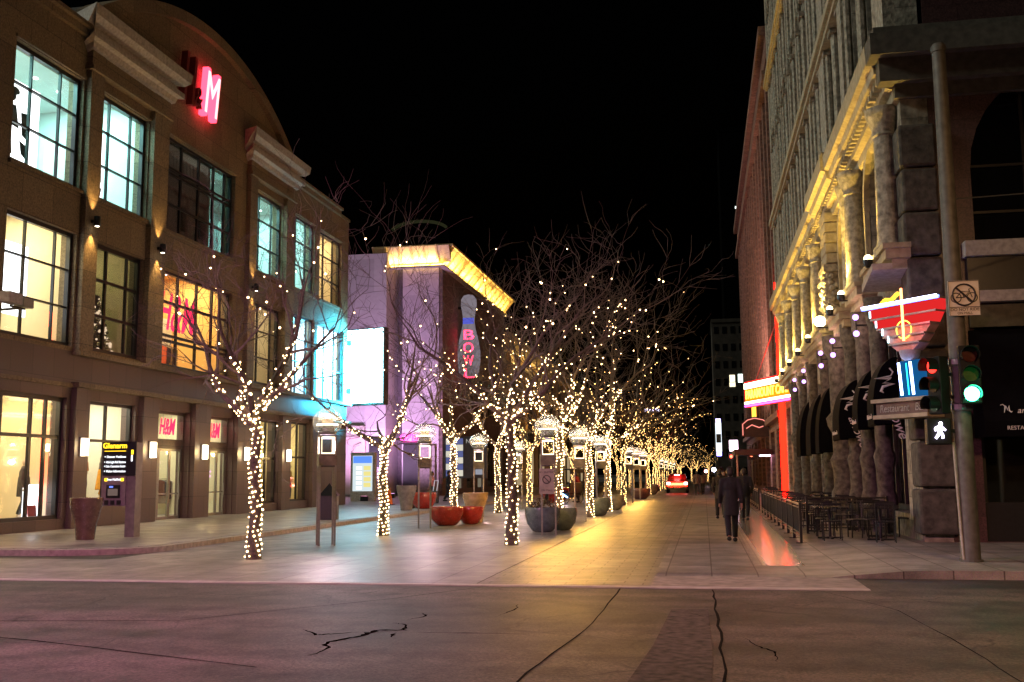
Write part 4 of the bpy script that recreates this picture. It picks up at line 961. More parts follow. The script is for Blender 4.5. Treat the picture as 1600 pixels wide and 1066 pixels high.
# small stone canopy behind the glass
t = thing('stone_canopy', 'pale sloping stone canopy behind the martini sign', 'canopy', (4.4,25.6,5.6), world=True)
MB().prism([(25.9,6.25),(24.3,6.45),(24.3,6.3),(25.9,6.05)], 'X', 3.95, 4.78).build('slab', M['trim'], t, bevel=.01)
# ---------- red theatre marquee and pier with red light as emission
MB().box(4.5,4.8,62.3,62.9,.1,13.0).build('self_lit_pier', em('pier with red light as emission', (1,.006,.002), 9), None, label='tall pier with its red neon light made as glow, beside the theatre sign', cat='pier')  # red neon light falling on the pier, put in as its own emission
tm = thing('marquee_sign', 'slanted red marquee sign with yellow letters and white neon bars', 'sign', (3.8,60,5.8), world=True)
P0, P1 = Vector((2.55,62.6,0)), Vector((4.72,56.8,0)); d = (P1-P0).normalized(); nn2 = Vector((0,0,1)).cross(d) * -1
if nn2.y > 0: nn2 = -nn2
L_ = (P1-P0).length
def q_(u, v, z): return tuple(P0 + d*u + nn2*v + Vector((0,0,z)))
def slab2(mb, u0, u1, v0, v1, z0, z1):
    return mb.add([q_(u,v,z) for z in (z0,z1) for u,v in ((u0,v0),(u1,v0),(u1,v1),(u0,v1))], [(0,3,2,1),(4,5,6,7),(0,1,5,4),(1,2,6,5),(2,3,7,6),(3,0,4,7)])
slab2(MB(), -.05, L_, -.3, 0, 5.55, 7.05).build('sign_box', em('red sign face', (1,.02,.02), 1.5), tm)
nb = MB(); slab2(nb, 0, L_-.05, .01, .05, 6.62, 6.95); slab2(nb, 0, L_-.05, .01, .05, 5.72, 5.86); nb.build('neon_bar', em('cream neon', (1,.86,.5), 5), tm)
slab2(MB(), 0, L_-.05, .02, .06, 5.56, 5.66).build('neon_bar', em('violet neon', (.45,.1,.8), 3), tm)
slab2(MB(), .1, L_-.15, .005, .02, 5.9, 6.58).build('letter_panel', em('amber panel', (1,.30,.01), 1.1), tm)
txt('PARAMOUNT CAFE', .72, 'lettering', em('yellow letters', (1,.78,.08), 3), tm, q_(L_/2-.05,.04,6.24), tuple(d), extrude=.015, bold=.006, width=L_-.5)
MB().bar(q_(L_*.2,-.15,7.05),(4.75,63.5,11.2),.05).bar(q_(L_*.6,-.15,7.05),(4.75,62.2,11.2),.05).build('stay_rod', M['steel'], tm)
point(q_(L_/2,1.2,6.3), 60, (1,.12,.05), .4); point((3.6,63.5,3.0), 40, (1,.1,.03), .4)
# brick building beyond
BR = thing('brick_building', 'tall reddish brown brick building beyond the red marquee', 'building', (9,90,0), world=True)
brick = mat('red brown brick', (.25,.14,.11), .85, var=.35, scale=6, bump=.3, brick=(.5,.2,.012,'X',.6))
holes = [(66+3.4*i,67.5+3.4*i,8.5+3.6*j,10.8+3.6*j) for i in range(15) for j in range(5)]
wall(MB(), 'X', 4.8, 5.2, 63.0, 118, 0, 27.5, holes + [(66+6*i,70+6*i,.5,4.5) for i in range(8)]).build('street_wall', brick, BR)
for i in range(16): MB().box(4.55,4.8,64.0+3.4*i,64.9+3.4*i,5.5,26).build('pilaster', brick, BR)
b = MB()
b.box(4.3,4.8,63.1,118,26.02,26.6); b.box(4.4,4.8,63.1,118,5.0,5.4); b.box(4.2,4.8,63.1,118,28.9,29.5); b.box(4.6,5.2,63.0,118,27.5,28.9); b.build('cornice', brick, BR)
MB().box(5.25,20,63.0,118,0,29).build('body', M['night_glass'], BR)
MB().box(4.8,20,62.25,62.98,0,29.3).build('end_wall', brick, BR)
spot((1.5,70,5.5),(4.9,82,20), 6500, (1,.55,.44), 100, .9, .3)  # added spot without a fixture, makes the brick front redder and brighter
t = thing('arch_sign', 'board with an arched pink neon outline on the brick front', 'sign', (3.9,76,4.3), world=True)
MB().prism([(2.75,4.25),(4.7,4.25),(4.7,5.2),(4.3,5.55),(3.7,5.7),(3.1,5.55),(2.75,5.2)], 'Y', 75.9, 76.1).build('board', M['dark_wood'], t)
MB().tube([(2.85,75.86,4.35),(2.85,75.86,5.15),(3.2,75.86,5.45),(3.7,75.86,5.58),(4.3,75.86,5.45),(4.6,75.86,5.2)], .035, 6).tube([(3.1,75.86,4.85),(3.5,75.86,5.1),(4.0,75.86,4.9),(4.3,75.86,5.0)], .04, 6).build('neon_outline', em('dim pink neon', (1,.28,.22), 1.0), t)
t = thing('entrance_canopy', 'dark flat entrance canopy with pink light beneath it', 'canopy', (3.8,78,2.9), world=True)
MB().box(2.2,4.78,75.5,82,2.95,3.35).build('slab', M['black'], t); MB().box(4.0,4.7,75.6,77,2.85,2.94).build('light_strip', em('pinkish strip', (1,.62,1), 7), t); MB().box(2.3,2.42,75.6,75.72,.04,2.95).build('post', M['steel'], t)
def blade(x0, x1, y, z0, z1, col, st, lab, name='blade_sign'):
    t = thing(name, lab, 'sign', ((x0+x1)/2,y,z0), world=True)
    MB().box(x0,x1,y,y+.15,z0,z1).build('face', em('sign face', col, st), t); MB().bar((x1,y+.08,(z0+z1)/2),(4.8,y+.08,(z0+z1)/2),.06).build('bracket', M['black'], t); return t
blade(2.65,3.5,108,3.9,5.0,(1,.72,.9),6,'pinkish white blade sign far along the brick front')
blade(4.0,4.35,86,5.3,7.2,(1,.5,.05),1.8,'small amber upright blade sign on the brick front')
t = blade(1.45,2.1,120,4.1,7.4,(.66,.74,.8),1.6,'tall lit banner sign with blue ends far down the right sidewalk','banner_sign')
MB().box(1.5,2.05,119.95,119.99,5.1,6.1).build('picture', mat('banner picture', (.12,.14,.13), .7), t); MB().box(1.5,2.05,119.9,120.1,7.42,7.85).box(1.5,2.05,119.9,120.1,3.6,4.05).build('blue_end', em('blue end', (.3,.25,1), 6), t); MB().tube([(1.78,120,.03),(1.78,120,4)],.05,6).build('post', M['black'], t)
# ------------------------------------------------------------------ trees with wound light strings
def skeleton(seed, fork=2.5, height=7.2, spread=1.0, limbs=4, r0=.125, depth=4, bias=(0,0)):
    rr = random.Random(seed); br = []
    trunk = [Vector((0,0,0))]; 
    for i in range(1,7): trunk.append(Vector((rr.uniform(-.03,.03)*i*.5, rr.uniform(-.03,.03)*i*.5, fork*i/6)))
    br.append((trunk, [r0*1.25]+[r0*(1-.05*i) for i in range(1,7)], 0))
    def grow(p, d, L, r, lev):
        n = 6 if lev < 3 else 4; pts = [p]; rads = [r]; q = p.copy(); dd = d.copy()
        for i in range(n):
            w = .16 if lev < 2 else .3
            dd = (dd + Vector((rr.gauss(0,w), rr.gauss(0,w), rr.gauss(0,w)*.6 + (.10 if lev < 3 else .04)))).normalized()
            q = q + dd * L / n; pts.append(q.copy()); rads.append(max(.003, r * (1 - .68*(i+1)/n)))
        br.append((pts, rads, lev))
        if lev >= depth: return
        k = {1:5, 2:5, 3:4}.get(lev, 3)
        for j in range(k):
            t = rr.uniform(.28, 1) if j else 1; idx = min(n-1, int(t*n)); f = t*n - idx
            b = pts[idx].lerp(pts[idx+1], min(1,f)); ba = (pts[idx+1]-pts[idx]).normalized()
            perp = ba.cross(Vector((rr.gauss(0,1), rr.gauss(0,1), rr.gauss(0,1)))).normalized()
            an = rr.uniform(.45, .95) if j else rr.uniform(.1,.35)
            nd = (ba*math.cos(an) + perp*math.sin(an)); nd.z += .12 if lev < 3 else .02
            grow(b, nd.normalized(), L*rr.uniform(.5,.72), max(.006, rads[idx+1]*.72), lev+1)
    a0 = rr.uniform(0, 2*PI)
    for i in range(limbs):
        a = a0 + 2*PI*i/limbs + rr.uniform(-.3,.3); el = rr.uniform(.42, .88)
        d = Vector((math.cos(a)*math.cos(el)*spread + bias[0], math.sin(a)*math.cos(el)*spread + bias[1], math.sin(el))).normalized()
        grow(trunk[-1] - Vector((0,0,rr.uniform(0,.3))), d, (height-fork)*rr.uniform(.58,.74), r0*rr.uniform(.5,.66), 1)
    return br
def tree_meshes(br):
    t = MB(); c = MB()
    for pts, rads, lev in br:
        if lev <= 1: t.tube(pts, rads, 10 if lev == 0 else 7)
        else: c.tube(pts, rads, 5 if lev == 2 else 3, cap=False)
    return t, c
def light_points(br, seed, dense, sparse, reach=.62, wrap=.10):
    rr = random.Random(seed); P = []; wires = []
    for pts, rads, lev in br:
        if lev == 0:
            z1 = pts[-1].z; turns = z1/wrap; n = dense; w = []
            for i in range(n):
                f = (i + rr.uniform(-.3,.3))/n; f = min(.999,max(.005,f)); idx = min(len(pts)-2, int(f*(len(pts)-1))); g = f*(len(pts)-1)-idx
                c = pts[idx].lerp(pts[idx+1], g); r = rads[idx]+(rads[idx+1]-rads[idx])*g + .018; a = f*turns*2*PI + rr.uniform(-.5,.5)
                P.append(c + Vector((math.cos(a)*r, math.sin(a)*r, 0)))
            for i in range(int(turns*8)):
                f = i/(turns*8); idx = min(len(pts)-2, int(f*(len(pts)-1))); g = f*(len(pts)-1)-idx
                c = pts[idx].lerp(pts[idx+1], g); r = rads[idx]+(rads[idx+1]-rads[idx])*g + .008; a = f*turns*2*PI
                w.append(c + Vector((math.cos(a)*r, math.sin(a)*r, 0)))
            wires.append(w)
        elif lev == 1:
            L = sum((b-a).length for a,b in zip(pts,pts[1:])); n = int(dense*.24*L/2.2); 
            for i in range(n):
                f = (rr.random()**1.25)*reach; idx = min(len(pts)-2, int(f*(len(pts)-1))); g = f*(len(pts)-1)-idx
                c = pts[idx].lerp(pts[idx+1], g); r = rads[idx]+(rads[idx+1]-rads[idx])*g + .02
                v = Vector((rr.gauss(0,1), rr.gauss(0,1), rr.gauss(0,1))).normalized(); P.append(c + v*r)
            wires.append([p + Vector((0,0,.01)) for p in pts])
        elif lev in (2,3):
            for i in range(4 if lev == 2 else 2):
                if rr.random() < sparse * (1 if lev == 2 else .55):
                    f = rr.random(); idx = min(len(pts)-2, int(f*(len(pts)-1))); P.append(pts[idx].lerp(pts[idx+1], rr.random()) + Vector((rr.gauss(0,.02), rr.gauss(0,.02), -.02)))
    return P, wires
bulb_mesh = {}
def bulb(r):
    k = round(r,3)
    if k not in bulb_mesh:
        me = MB().sphere((0,0,0), r, 7, 5).mesh('light_bulb'); me.materials.append(M['bulb']); me.polygons.foreach_set('use_smooth',[True]*len(me.polygons)); bulb_mesh[k] = me
    return bulb_mesh[k]
def make_tree(loc, seed, lab, slab, dense=230, sparse=.18, r=.03, indiv=100, rz=0, **kw):
    br = skeleton(seed, **kw)
    t = thing('bare_tree', lab, 'tree', loc, rz, 'bare trees along the mall')
    a, c = tree_meshes(br); a.build('trunk', M['bark'], t, smooth=True); c.build('crown', M['twig'], t)
    P, wires = light_points(br, seed+50, dense, sparse)
    s = thing('string_lights', slab, 'string lights', loc, rz, 'string lights wound on the bare trees')
    w = MB()
    for q in wires: w.tube(q, .005, 3, cap=False)
    w.build('wire', M['wire'], s)
    rr = random.Random(seed); rr.shuffle(P)
    me = bulb(r)
    for p in P[:indiv]:
        o = bpy.data.objects.new('light_bulb', me); COL.objects.link(o); o.parent = s; o.location = p; sc = rr.uniform(.65,1.3); o.scale = (sc,sc,sc)
    m = MB()
    for p in P[indiv:]: m.sphere(p, r*rr.uniform(.6,1.3), 6, 4)
    if m.v: m.build('bulbs', M['bulb'] if indiv else M['bulb_far'], s, smooth=True, kind='stuff')
    return t, s
GRP = 'bare trees along the mall'
make_tree((-9.15,20.1,.012), 11, 'bare tree nearest the crossing with lights wound thickly round its trunk', 'lights wound on the tree nearest the crossing', dense=165, sparse=.15, r=.0175, fork=3.0, height=7.0, limbs=5, rz=.3, r0=.13)
make_tree((-8.95,28.2,.012), 12, 'bare forked tree in front of the glowing screen', 'lights wound on the forked tree before the screen', dense=175, sparse=.16, r=.0175, fork=2.5, height=7.0, rz=1.2)
make_tree((-4.6,24.6,.012), 23, 'tall bare tree in the middle of the picture standing between the globe lamps', 'lights wound on the tall middle tree with many sprinkled through its crown', dense=120, sparse=.30, r=.0175, fork=3.1, height=8.2, limbs=5, rz=.9, r0=.14)
make_tree((-9.0,36.8,.012), 14, 'bare tree rising behind the red bowl planters', 'lights wound on the tree behind the red bowls', dense=160, sparse=.25, r=.0175, fork=3.0, height=7.4, rz=2.2)
make_tree((-4.6,33.0,.012), 25, 'bare tree right behind the blue bowl planters', 'lights wound on the tree behind the blue bowls', dense=175, sparse=.30, r=.0175, fork=3.3, height=8.2, limbs=5, rz=3.1)
make_tree((-9.0,45.0,.012), 16, 'bare tree with its lights branching wide behind the middle trunk', 'lights wound on the tree behind the middle trunk', dense=125, sparse=.25, r=.0175, indiv=60, fork=3.0, height=7.8, rz=.4)
make_tree((-4.45,40.7,.012), 27, 'bare tree second behind the blue bowl planters', 'lights wound on the second tree behind the blue bowls', dense=160, sparse=.30, r=.0175, indiv=60, fork=3.2, height=8.9, limbs=5, rz=5)
make_tree((-4.3,47.0,.012), 28, 'bare tree third behind the blue bowl planters with bright forked limbs', 'lights wound on the third tree behind the blue bowls', dense=160, sparse=.28, r=.020, indiv=60, fork=3.2, height=9.2, limbs=5, rz=4)
# farther trees: four kinds of skeleton, copied
far = []
for sd in (31, 32):
    br = skeleton(sd, fork=3.0, height=9.2, limbs=5, depth=3)
    t = thing('bare_tree', 'bare lit tree of the far part of the mall beyond the globe lamps', 'tree', (0,-300,0), 0, GRP)
    a, c = tree_meshes(br); a.build('trunk', M['bark'], t, smooth=True); c.build('crown', M['twig'], t)
    P, wr = light_points(br, sd, 100, .24)
    s = thing('string_lights', 'lights wound on a tree of the far part of the mall beyond the globe lamps', 'string lights', (0,-300,0), 0, 'string lights wound on the bare trees')
    m = MB(); rr = random.Random(sd)
    for p in P: m.sphere(p, .026*rr.uniform(.8,1.2), 5, 4)
    m.build('bulbs', M['bulb_far'], s, kind='stuff')
    far.append((t, s))
spots = [(-9,53.5),(-9,62),(-9,71),(-4.3,56),(-4.3,82),(-9,84),(-4.3,91),(-9,96),(-4.3,100),(-9,110),(-4.3,112),(-4.3,126),(-9,128),(-4.3,142),(-3.5,160),(-1.2,175),(-4.5,182),(.6,196),(-2.5,215),(1.0,235)]
first = True
names = ('first','second','third','fourth','fifth','sixth','seventh','eighth','ninth','tenth')
nl = nr = 0
for i, (x, y) in enumerate(spots):
    t, s = far[i % 2]; rz_ = 1.7*i
    if x < -6: nl += 1; lb = names[nl-1] + ' of the far lit trees in the row on the store side'
    elif y < 150: nr += 1; lb = names[nr-1] + ' of the far lit trees in the row beside the lane'
    else: nr += 1; lb = '%s of the small yellow lit trees closing the mall far away' % names[nr-6]
    if i < 2:
        for o in (t, s): o.location = (x,y,.012); o.rotation_euler = (0,0,rz_)
        t['label'] = lb; s['label'] = 'lights on the ' + lb
    else:
        sc_ = 1 if y < 150 else .8
        dup(t, (x,y,.012), rz_, lb, sc=sc_); dup(s, (x,y,.012), rz_, 'lights on the ' + lb, sc=sc_)

# ------------------------------------------------------------------ globe lamps on four steel legs
GL = glass('clear globe', (.93,.95,.97), .10, .08)
_nt = GL.node_tree; _tr = _nt.nodes.new('ShaderNodeBsdfTranslucent'); _tr.inputs[0].default_value = (.9,.88,.86,1); _mx = _nt.nodes.new('ShaderNodeMixShader'); _mx.inputs[0].default_value = .16
_out = _nt.nodes['Material Output']; _src = _out.inputs['Surface'].links[0].from_socket
_nt.links.new(_src, _mx.inputs[1]); _nt.links.new(_tr.outputs[0], _mx.inputs[2]); _nt.links.new(_mx.outputs[0], _out.inputs['Surface'])
LB_ = em('lamp strip', (1,.76,.45), 2.6); LV = em('violet lamp strip', (.80,.62,1), 6)
MIR = mat('mirror steel', (.6,.6,.58), .12, metal=1, var=.05, bump=.02)
OLV = mat('olive lamp panel', (.17,.16,.11), .5, metal=.3)
def make_lamp():
    t = thing('globe_lamp', 'x', 'lamp', (0,0,0), 0, 'globe lamps along the mall')
    w = .19
    for sx in (-w, w):
        for sy in (-w, w): MB().box(sx-.022,sx+.022,sy-.022,sy+.022,0,2.68).build('leg', M['steel'], t)
    m = MB()
    for z in (1.92,2.2,2.66):
        m.box(-w+.022,w-.022,-w-.02,-w+.02,z-.02,z+.02); m.box(-w+.022,w-.022,w-.02,w+.02,z-.02,z+.02); m.box(-w-.02,-w+.02,-w+.022,w-.022,z-.02,z+.02); m.box(w-.02,w+.02,-w+.022,w-.022,z-.02,z+.02)
    m.build('frame', M['lamp_steel'], t)
    MB().box(-w-.03,w+.03,-w-.03,w+.03,1.945,2.18).build('control_box', OLV, t)
    q = MB()
    for a in (-1,1):
        q.box(-w+.03,w-.03,a*(w+.005)-.004,a*(w+.005)+.004,2.225,2.25); q.box(-w+.03,w-.03,a*(w+.005)-.004,a*(w+.005)+.004,2.6,2.635)
        q.box(a*(w+.005)-.004,a*(w+.005)+.004,-w+.03,w-.03,2.225,2.25); q.box(a*(w+.005)-.004,a*(w+.005)+.004,-w+.03,w-.03,2.6,2.635)
        for b in (-1,1):
            q.box(b*(w-.035)-.006,b*(w-.035)+.006,a*(w+.005)-.004,a*(w+.005)+.004,2.25,2.6); q.box(a*(w+.005)-.004,a*(w+.005)+.004,b*(w-.035)-.006,b*(w-.035)+.006,2.25,2.6)
    q.build('light_frame', LB_, t)
    MB().box(-.09,.09,-.09,.09,2.60,2.64).build('top_light', LV, t)
    MB().lathe([(.21,2.69),(.23,2.75),(.19,2.78),(.19,2.86)], (0,0,0), 20).build('collar', M['steel'], t, smooth=True)
    g = []
    for i in range(15):
        a = -PI/2*.82 + (PI/2*.82+PI/2)*i/14; g.append((max(1e-5,.37*math.cos(a)), 3.02+.335*math.sin(a)))
    MB().lathe(g, (0,0,0), 24).build('globe', GL, t, smooth='all')
    MB().lathe([(.17,2.87),(.26,2.93),(.26,2.95),(.14,2.96),(.14,3.08),(.17,3.1),(.02,3.13)], (0,0,0), 20).build('reflector', mat('warm reflector', (.55,.42,.26), .35, metal=.4, bump=0), t, smooth=True)
    MB().lathe([(.262,2.925),(.265,2.945),(.262,2.957)], (0,0,0), 20).build('light_ring', em('lamp ring', (1,.84,.6), 8), t)
    MB().lathe([(.001,3.39),(.05,3.37),(.05,3.36)], (0,0,0), 10).build('finial', M['steel'], t)
    return t
lp = [(-9.15,24.2,.5,'globe lamp beside the nearest tree in front of the cyan wall'),(-8.85,32.2,.3,'globe lamp left of the red bowl planters'),(-9.0,41.0,.2,'globe lamp behind the tan urn and red bowls'),(-4.3,28.7,.15,'big globe lamp with a notice plate in front of the blue bowls'),
      (-4.35,36.6,.1,'globe lamp right behind the blue bowl planters'),(-4.35,44.2,.2,'globe lamp third in the row beside the transit lane'),(-9,50,.1,'globe lamp far back on the store side'),(-4.25,59.5,.2,'globe lamp standing alone after the gap in the trees'),(-4.25,66.5,.1,'second globe lamp after the gap in the trees'),(-4.25,74,.2,'third globe lamp after the gap in the trees'),
      (-9,66,.1,'globe lamp in the store side row after the display board'),(-4.25,106,.1,'globe lamp beyond the red car, nearest of four'),(-4.25,118,.2,'globe lamp beyond the red car, second of four'),(-4.25,132,.1,'globe lamp beyond the red car, third of four'),(-4.25,148,.1,'globe lamp beyond the red car, last of four')]
L0 = make_lamp()
for i, (x, y, r_, lab) in enumerate(lp):
    if i == 0: L0.location = (x,y,.012); L0.rotation_euler = (0,0,r_); L0['label'] = lab
    else: dup(L0, (x,y,.012), r_, lab)
    if y < 90: point((x,y,2.42), 420 if x > -6 else 200, (1,.50,.09) if x > -6 else (1,.70,.74), .09); point((x,y,3.1), 24, (1,.85,.62), .1)
t = thing('notice_plate', 'grey notice plate with a round badge strapped to the big globe lamp', 'sign', (-4.3,28.48,1.25), world=True)
MB().box(-4.52,-4.1,28.44,28.475,1.15,1.85).build('plate', mat('grey plate', (.32,.28,.24), .6), t)
MB().lathe([(.10,-.003),(.13,-.003),(.13,.003),(.10,.003)], (0,0,0), 20).v
rg = MB(); rg.tube([(-4.31+.11*math.cos(R(a)),28.43,1.55+.11*math.sin(R(a))) for a in range(0,361,20)], .014, 5, cap=False).bar((-4.38,28.43,1.62),(-4.24,28.43,1.48),.022); rg.build('badge', M['dark_wood'], t)
txt('NO SKATING', .075, 'lettering', M['dark_wood'], t, (-4.31,28.435,1.75), (1,0,0), extrude=.003); txt('ON MALL', .075, 'lettering', M['dark_wood'], t, (-4.31,28.435,1.25), (1,0,0), extrude=.003)

# ------------------------------------------------------------------ planters
GZ = lambda n, c: mat(n, c, .25, var=.3, scale=5, bump=.05, coat=.5)
SOIL = mat('planter soil', (.03,.024,.018), .95)
def urn(loc, h, r, m_, lab, bowl=False, plant=False):
    t = thing('urn_planter' if not bowl else 'bowl_planter', lab, 'planter', loc)
    if bowl: pf = [(r*.45,0),(r*.62,.06*h),(r*.9,.35*h),(r*1.0,.7*h),(r*1.0,.93*h),(r*.97,h),(r*.9,h),(r*.88,.86*h),(.001,.86*h)]
    else: pf = [(r*.56,0),(r*.58,.05*h),(r*.66,.35*h),(r*.88,.68*h),(r*1.0,.84*h),(r*.98,.92*h),(r*1.02,.95*h),(r*1.0,h),(r*.85,h),(r*.82,.9*h),(.001,.9*h)]
    MB().lathe(pf, (0,0,0), 28).build('pot', m_, t, smooth=True, angle=50)
    MB().lathe([(r*.84,(.87 if bowl else .91)*h),(r*.3,(.9 if bowl else .94)*h),(.001,(.92 if bowl else .95)*h)], (0,0,0), 16).build('soil', SOIL, t, smooth=True)
    if plant:
        rr = random.Random(int(loc[1]*10)); m = MB()
        for i in range(260):
            a = rr.uniform(0,2*PI); q = rr.random()**.5*r*.75; z = h*.9+rr.uniform(0,.42)*(1-(q/r)**2); p = Vector((q*math.cos(a), q*math.sin(a), z)); u = Vector((rr.gauss(0,1),rr.gauss(0,1),rr.gauss(0,1))).normalized(); v = u.cross(Vector((rr.gauss(0,1),rr.gauss(0,1),1))).normalized()
            m.add([p-u*.05, p+v*.02, p+u*.05, p-v*.02], [(0,1,2,3)])
        m.build('dry_plant', mat('dry shrub', (.07,.05,.035), .9), t)
brown = GZ('brown glaze', (.11,.065,.05)); redg = GZ('red glaze', (.34,.028,.018)); tan = GZ('tan glaze', (.36,.25,.14)); blue = GZ('blue grey glaze', (.13,.17,.19)); grey = GZ('grey glaze', (.22,.2,.19))
urn((-15.5,24.0,.14), 1.05, .40, brown, 'brown glazed urn beside the wayfinding pillar')
urn((-8.55,33.9,.012), .62, .57, redg, 'large shiny red bowl planter with ruffled rim', True); urn((-7.95,34.9,.012), .6, .44, redg, 'smaller red bowl tucked behind the large red bowl', True); urn((-8.05,36.1,.012), 1.05, .45, tan, 'tan urn standing behind the red bowls')
urn((-4.72,30.3,.012), .72, .52, blue, 'blue grey bowl planter with a dry shrub behind the lamp legs', True, True); urn((-4.3,31.4,.012), .66, .46, blue, 'second blue grey bowl half hidden by the lit trunk', True)
urn((-4.3,41.9,.012), .72, .55, blue, 'blue grey bowl farther back beside the lane', True); urn((-4.2,48.6,.012), .7, .5, grey, 'grey bowl at the foot of the bright forked tree', True)
urn((-13.1,44.6,.14), 1.1, .45, grey, 'grey urn on the sidewalk near the purple plaza'); urn((-12.9,46.8,.14), .75, .6, redg, 'dark red bowl behind the grey urn', True); urn((-13.8,47.5,.14), .7, .5, brown, 'brown bowl left of the grey urn', True)
urn((-8.6,60,.012), .9, .8, redg, 'wide red bowl in the distance left of the middle trunk', True); urn((-4.2,69,.012), .7, .7, brown, 'brown bowl by the lone globe lamps', True)
urn((-4.2,84,.012), .8, .6, grey, 'dark bowl beside the far pair of lit trunks', True)

# wayfinding pillar
t = thing('wayfinding_pillar', 'dark wayfinding pillar with yellow heading, white lines and a small screen', 'information pillar', (-14.95,25.2,.14), world=True)
f = Vector((-15.0,25.2,0)); 
MB().box(-15.05,-14.78,25.05,25.35,.14,2.62).build('post', mat('grey pillar', (.15,.13,.13), .5), t)
MB().box(-15.75,-15.052,25.02,25.3,.95,2.62).build('panel_body', mat('mauve grey panel', (.17,.14,.16), .5), t)
MB().box(-15.72,-14.76,24.99,25.018,1.75,2.64).build('sign_face', mat('black sign face', (.012,.012,.016), .35), t)
YL, WL = em('yellow sign text', (1,.62,.02), 2.0), em('white sign text', (.9,.93,1), 1.8)
txt('Glenarm', .2, 'heading', YL, t, (-15.38,24.985,2.53), (1,0,0), extrude=.003, bold=.004); MB().box(-15.68,-15.06,24.98,24.988,2.385,2.4).build('rule', YL, t)
for i, (s_, z) in enumerate((('+ Denver Pavilions',2.24),('+ 16th Light Rail Stations',2.1),('+ Colo. Convention Center',1.99),('+ Visitor Information',1.86))): txt(s_, .085, 'lettering', WL, t, (-15.68,24.985,z), (1,0,0), extrude=.003, align='LEFT', width=min(.62,.036*len(s_)))
MB().box(-14.9,-14.84,24.98,24.988,2.3,2.42).build('rule', YL, t); MB().box(-14.9,-14.86,24.98,24.988,2.12,2.28).build('lettering', WL, t)
for x in (-15.62,-15.15): MB().box(x-.04,x+.04,25.0,25.015,1.6,1.68).build('arrow_mark', YL, t)
txt('Free MallRide', .075, 'lettering', WL, t, (-15.38,25.01,1.64), (1,0,0), extrude=.003)
MB().box(-15.6,-15.2,25.0,25.018,.98+.18,1.5).build('screen_bezel', M['black'], t); MB().box(-15.54,-15.26,24.985,24.998,1.22,1.4).build('screen', em('dim screen', (.22,.15,.13), .5), t); MB().box(-15.5,-15.4,24.985,24.998,1.43,1.47).build('blue_mark', em('blue mark', (.1,.15,.9), 2), t)
for x in (-15.58,-15.4,-15.22): MB().box(x-.05,x+.05,24.98,25.02,.98,1.1).build('leaflet_slot', M['black'], t)
# peaked litter bin by the lamp
t = thing('litter_bin', 'dark litter bin with a peaked top on the sidewalk behind the first globe lamp', 'litter bin', (-13.3,35.5,.14), .2)
MB().box(-.3,.3,-.3,.3,0,.85).build('body', M['black'], t, bevel=.015)
MB().add([(-.33,-.33,.855),(.33,-.33,.855),(.33,.33,.855),(-.33,.33,.855),(0,0,1.3)],[(0,3,2,1),(0,1,4),(1,2,4),(2,3,4),(3,0,4)]).build('lid', M['black'], t)
# traffic cone
t = thing('traffic_cone', 'orange traffic cone by the purple doorway', 'cone', (-16.6,53.3,.14)); OR = em('orange cone', (1,.2,.02), .35)
MB().lathe([(.2,.03),(.05,.85),(.001,.86)], (0,0,0), 14).build('body', mat('orange plastic', (.8,.17,.02), .5), t, smooth=True); MB().box(-.25,.25,-.25,.25,0,.03).build('base', M['black'], t)

# ------------------------------------------------------------------ signal pole on the right
GALV = mat('weathered grey paint', (.115,.11,.10), .6, metal=.2, var=.3, scale=7, bump=.15)
zb = rz(4.52,19.3)
t = thing('signal_pole', 'tall grey steel signal pole standing at the right corner kerb', 'pole', (4.52,19.3,zb), world=True)
MB().tube([(4.52,19.3,zb),(4.52,19.3,4),(4.52,19.3,9.45)], [.165,.15,.118], 20).build('pole', GALV, t, smooth=True)
MB().lathe([(.2,0),(.2,.04),(.001,.04)], (4.52,19.3,zb), 16).build('base_plate', GALV, t); MB().lathe([(.135,9.4),(.14,9.5),(.1,9.56),(.001,9.58)], (4.52,19.3,0), 18).build('cap', GALV, t, smooth=True)
MB().tube([(4.33,19.22,2.2),(4.35,19.2,1.1),(4.38,19.2,zb)], .022, 6).build('conduit', M['trim'], t)
MB().lathe([(.17,3.55),(.19,3.57),(.19,3.66),(.17,3.68)], (4.52,19.3,0), 18).build('band', M['steel'], t); MB().lathe([(.17,2.75),(.19,2.77),(.19,2.86),(.17,2.88)], (4.52,19.3,0), 18).build('band', M['steel'], t)
t = thing('bicycle_sign', 'white sign with a crossed out bicycle on the signal pole', 'sign', (4.62,19.1,4.45), world=True)
MB().box(4.37,4.90,19.09,19.11,4.43,5.06).build('plate', mat('white sign sheet', (.62,.56,.5), .5, var=.08), t, bevel=.005)
k = MB(); c0, c1, y = 4.635, 4.80, 19.082
k.tube([(c0+.19*math.cos(R(a)),y,c1+.19*math.sin(R(a))) for a in range(0,361,15)], .016, 6, cap=False)
k.tube([(c0-.13,y-.004,c1+.13),(c0+.13,y-.004,c1-.13)], .016, 6)
for dx in (-.135,.135): k.tube([(c0+dx+.085*math.cos(R(a)),y+.004,c1-.05+.085*math.sin(R(a))) for a in range(0,361,20)], .009, 5, cap=False)
k.tube([(c0-.135,y,c1-.05),(c0-.04,y,c1+.06),(c0+.09,y,c1+.06),(c0,y,c1-.05),(c0-.135,y,c1-.05)], .008, 5).tube([(c0,y,c1-.05),(c0-.04,y,c1+.06)], .008, 5).tube([(c0+.135,y,c1-.05),(c0+.08,y,c1+.1),(c0+.13,y,c1+.12)], .008, 5)
k.build('symbol', M['dark_wood'], t)
k = MB(); k.box(4.38,4.89,19.08,19.088,4.575,4.585)
for a, b, c, d in ((4.375,4.383,4.435,5.055),(4.887,4.895,4.435,5.055)): k.box(a,b,19.08,19.088,c,d)
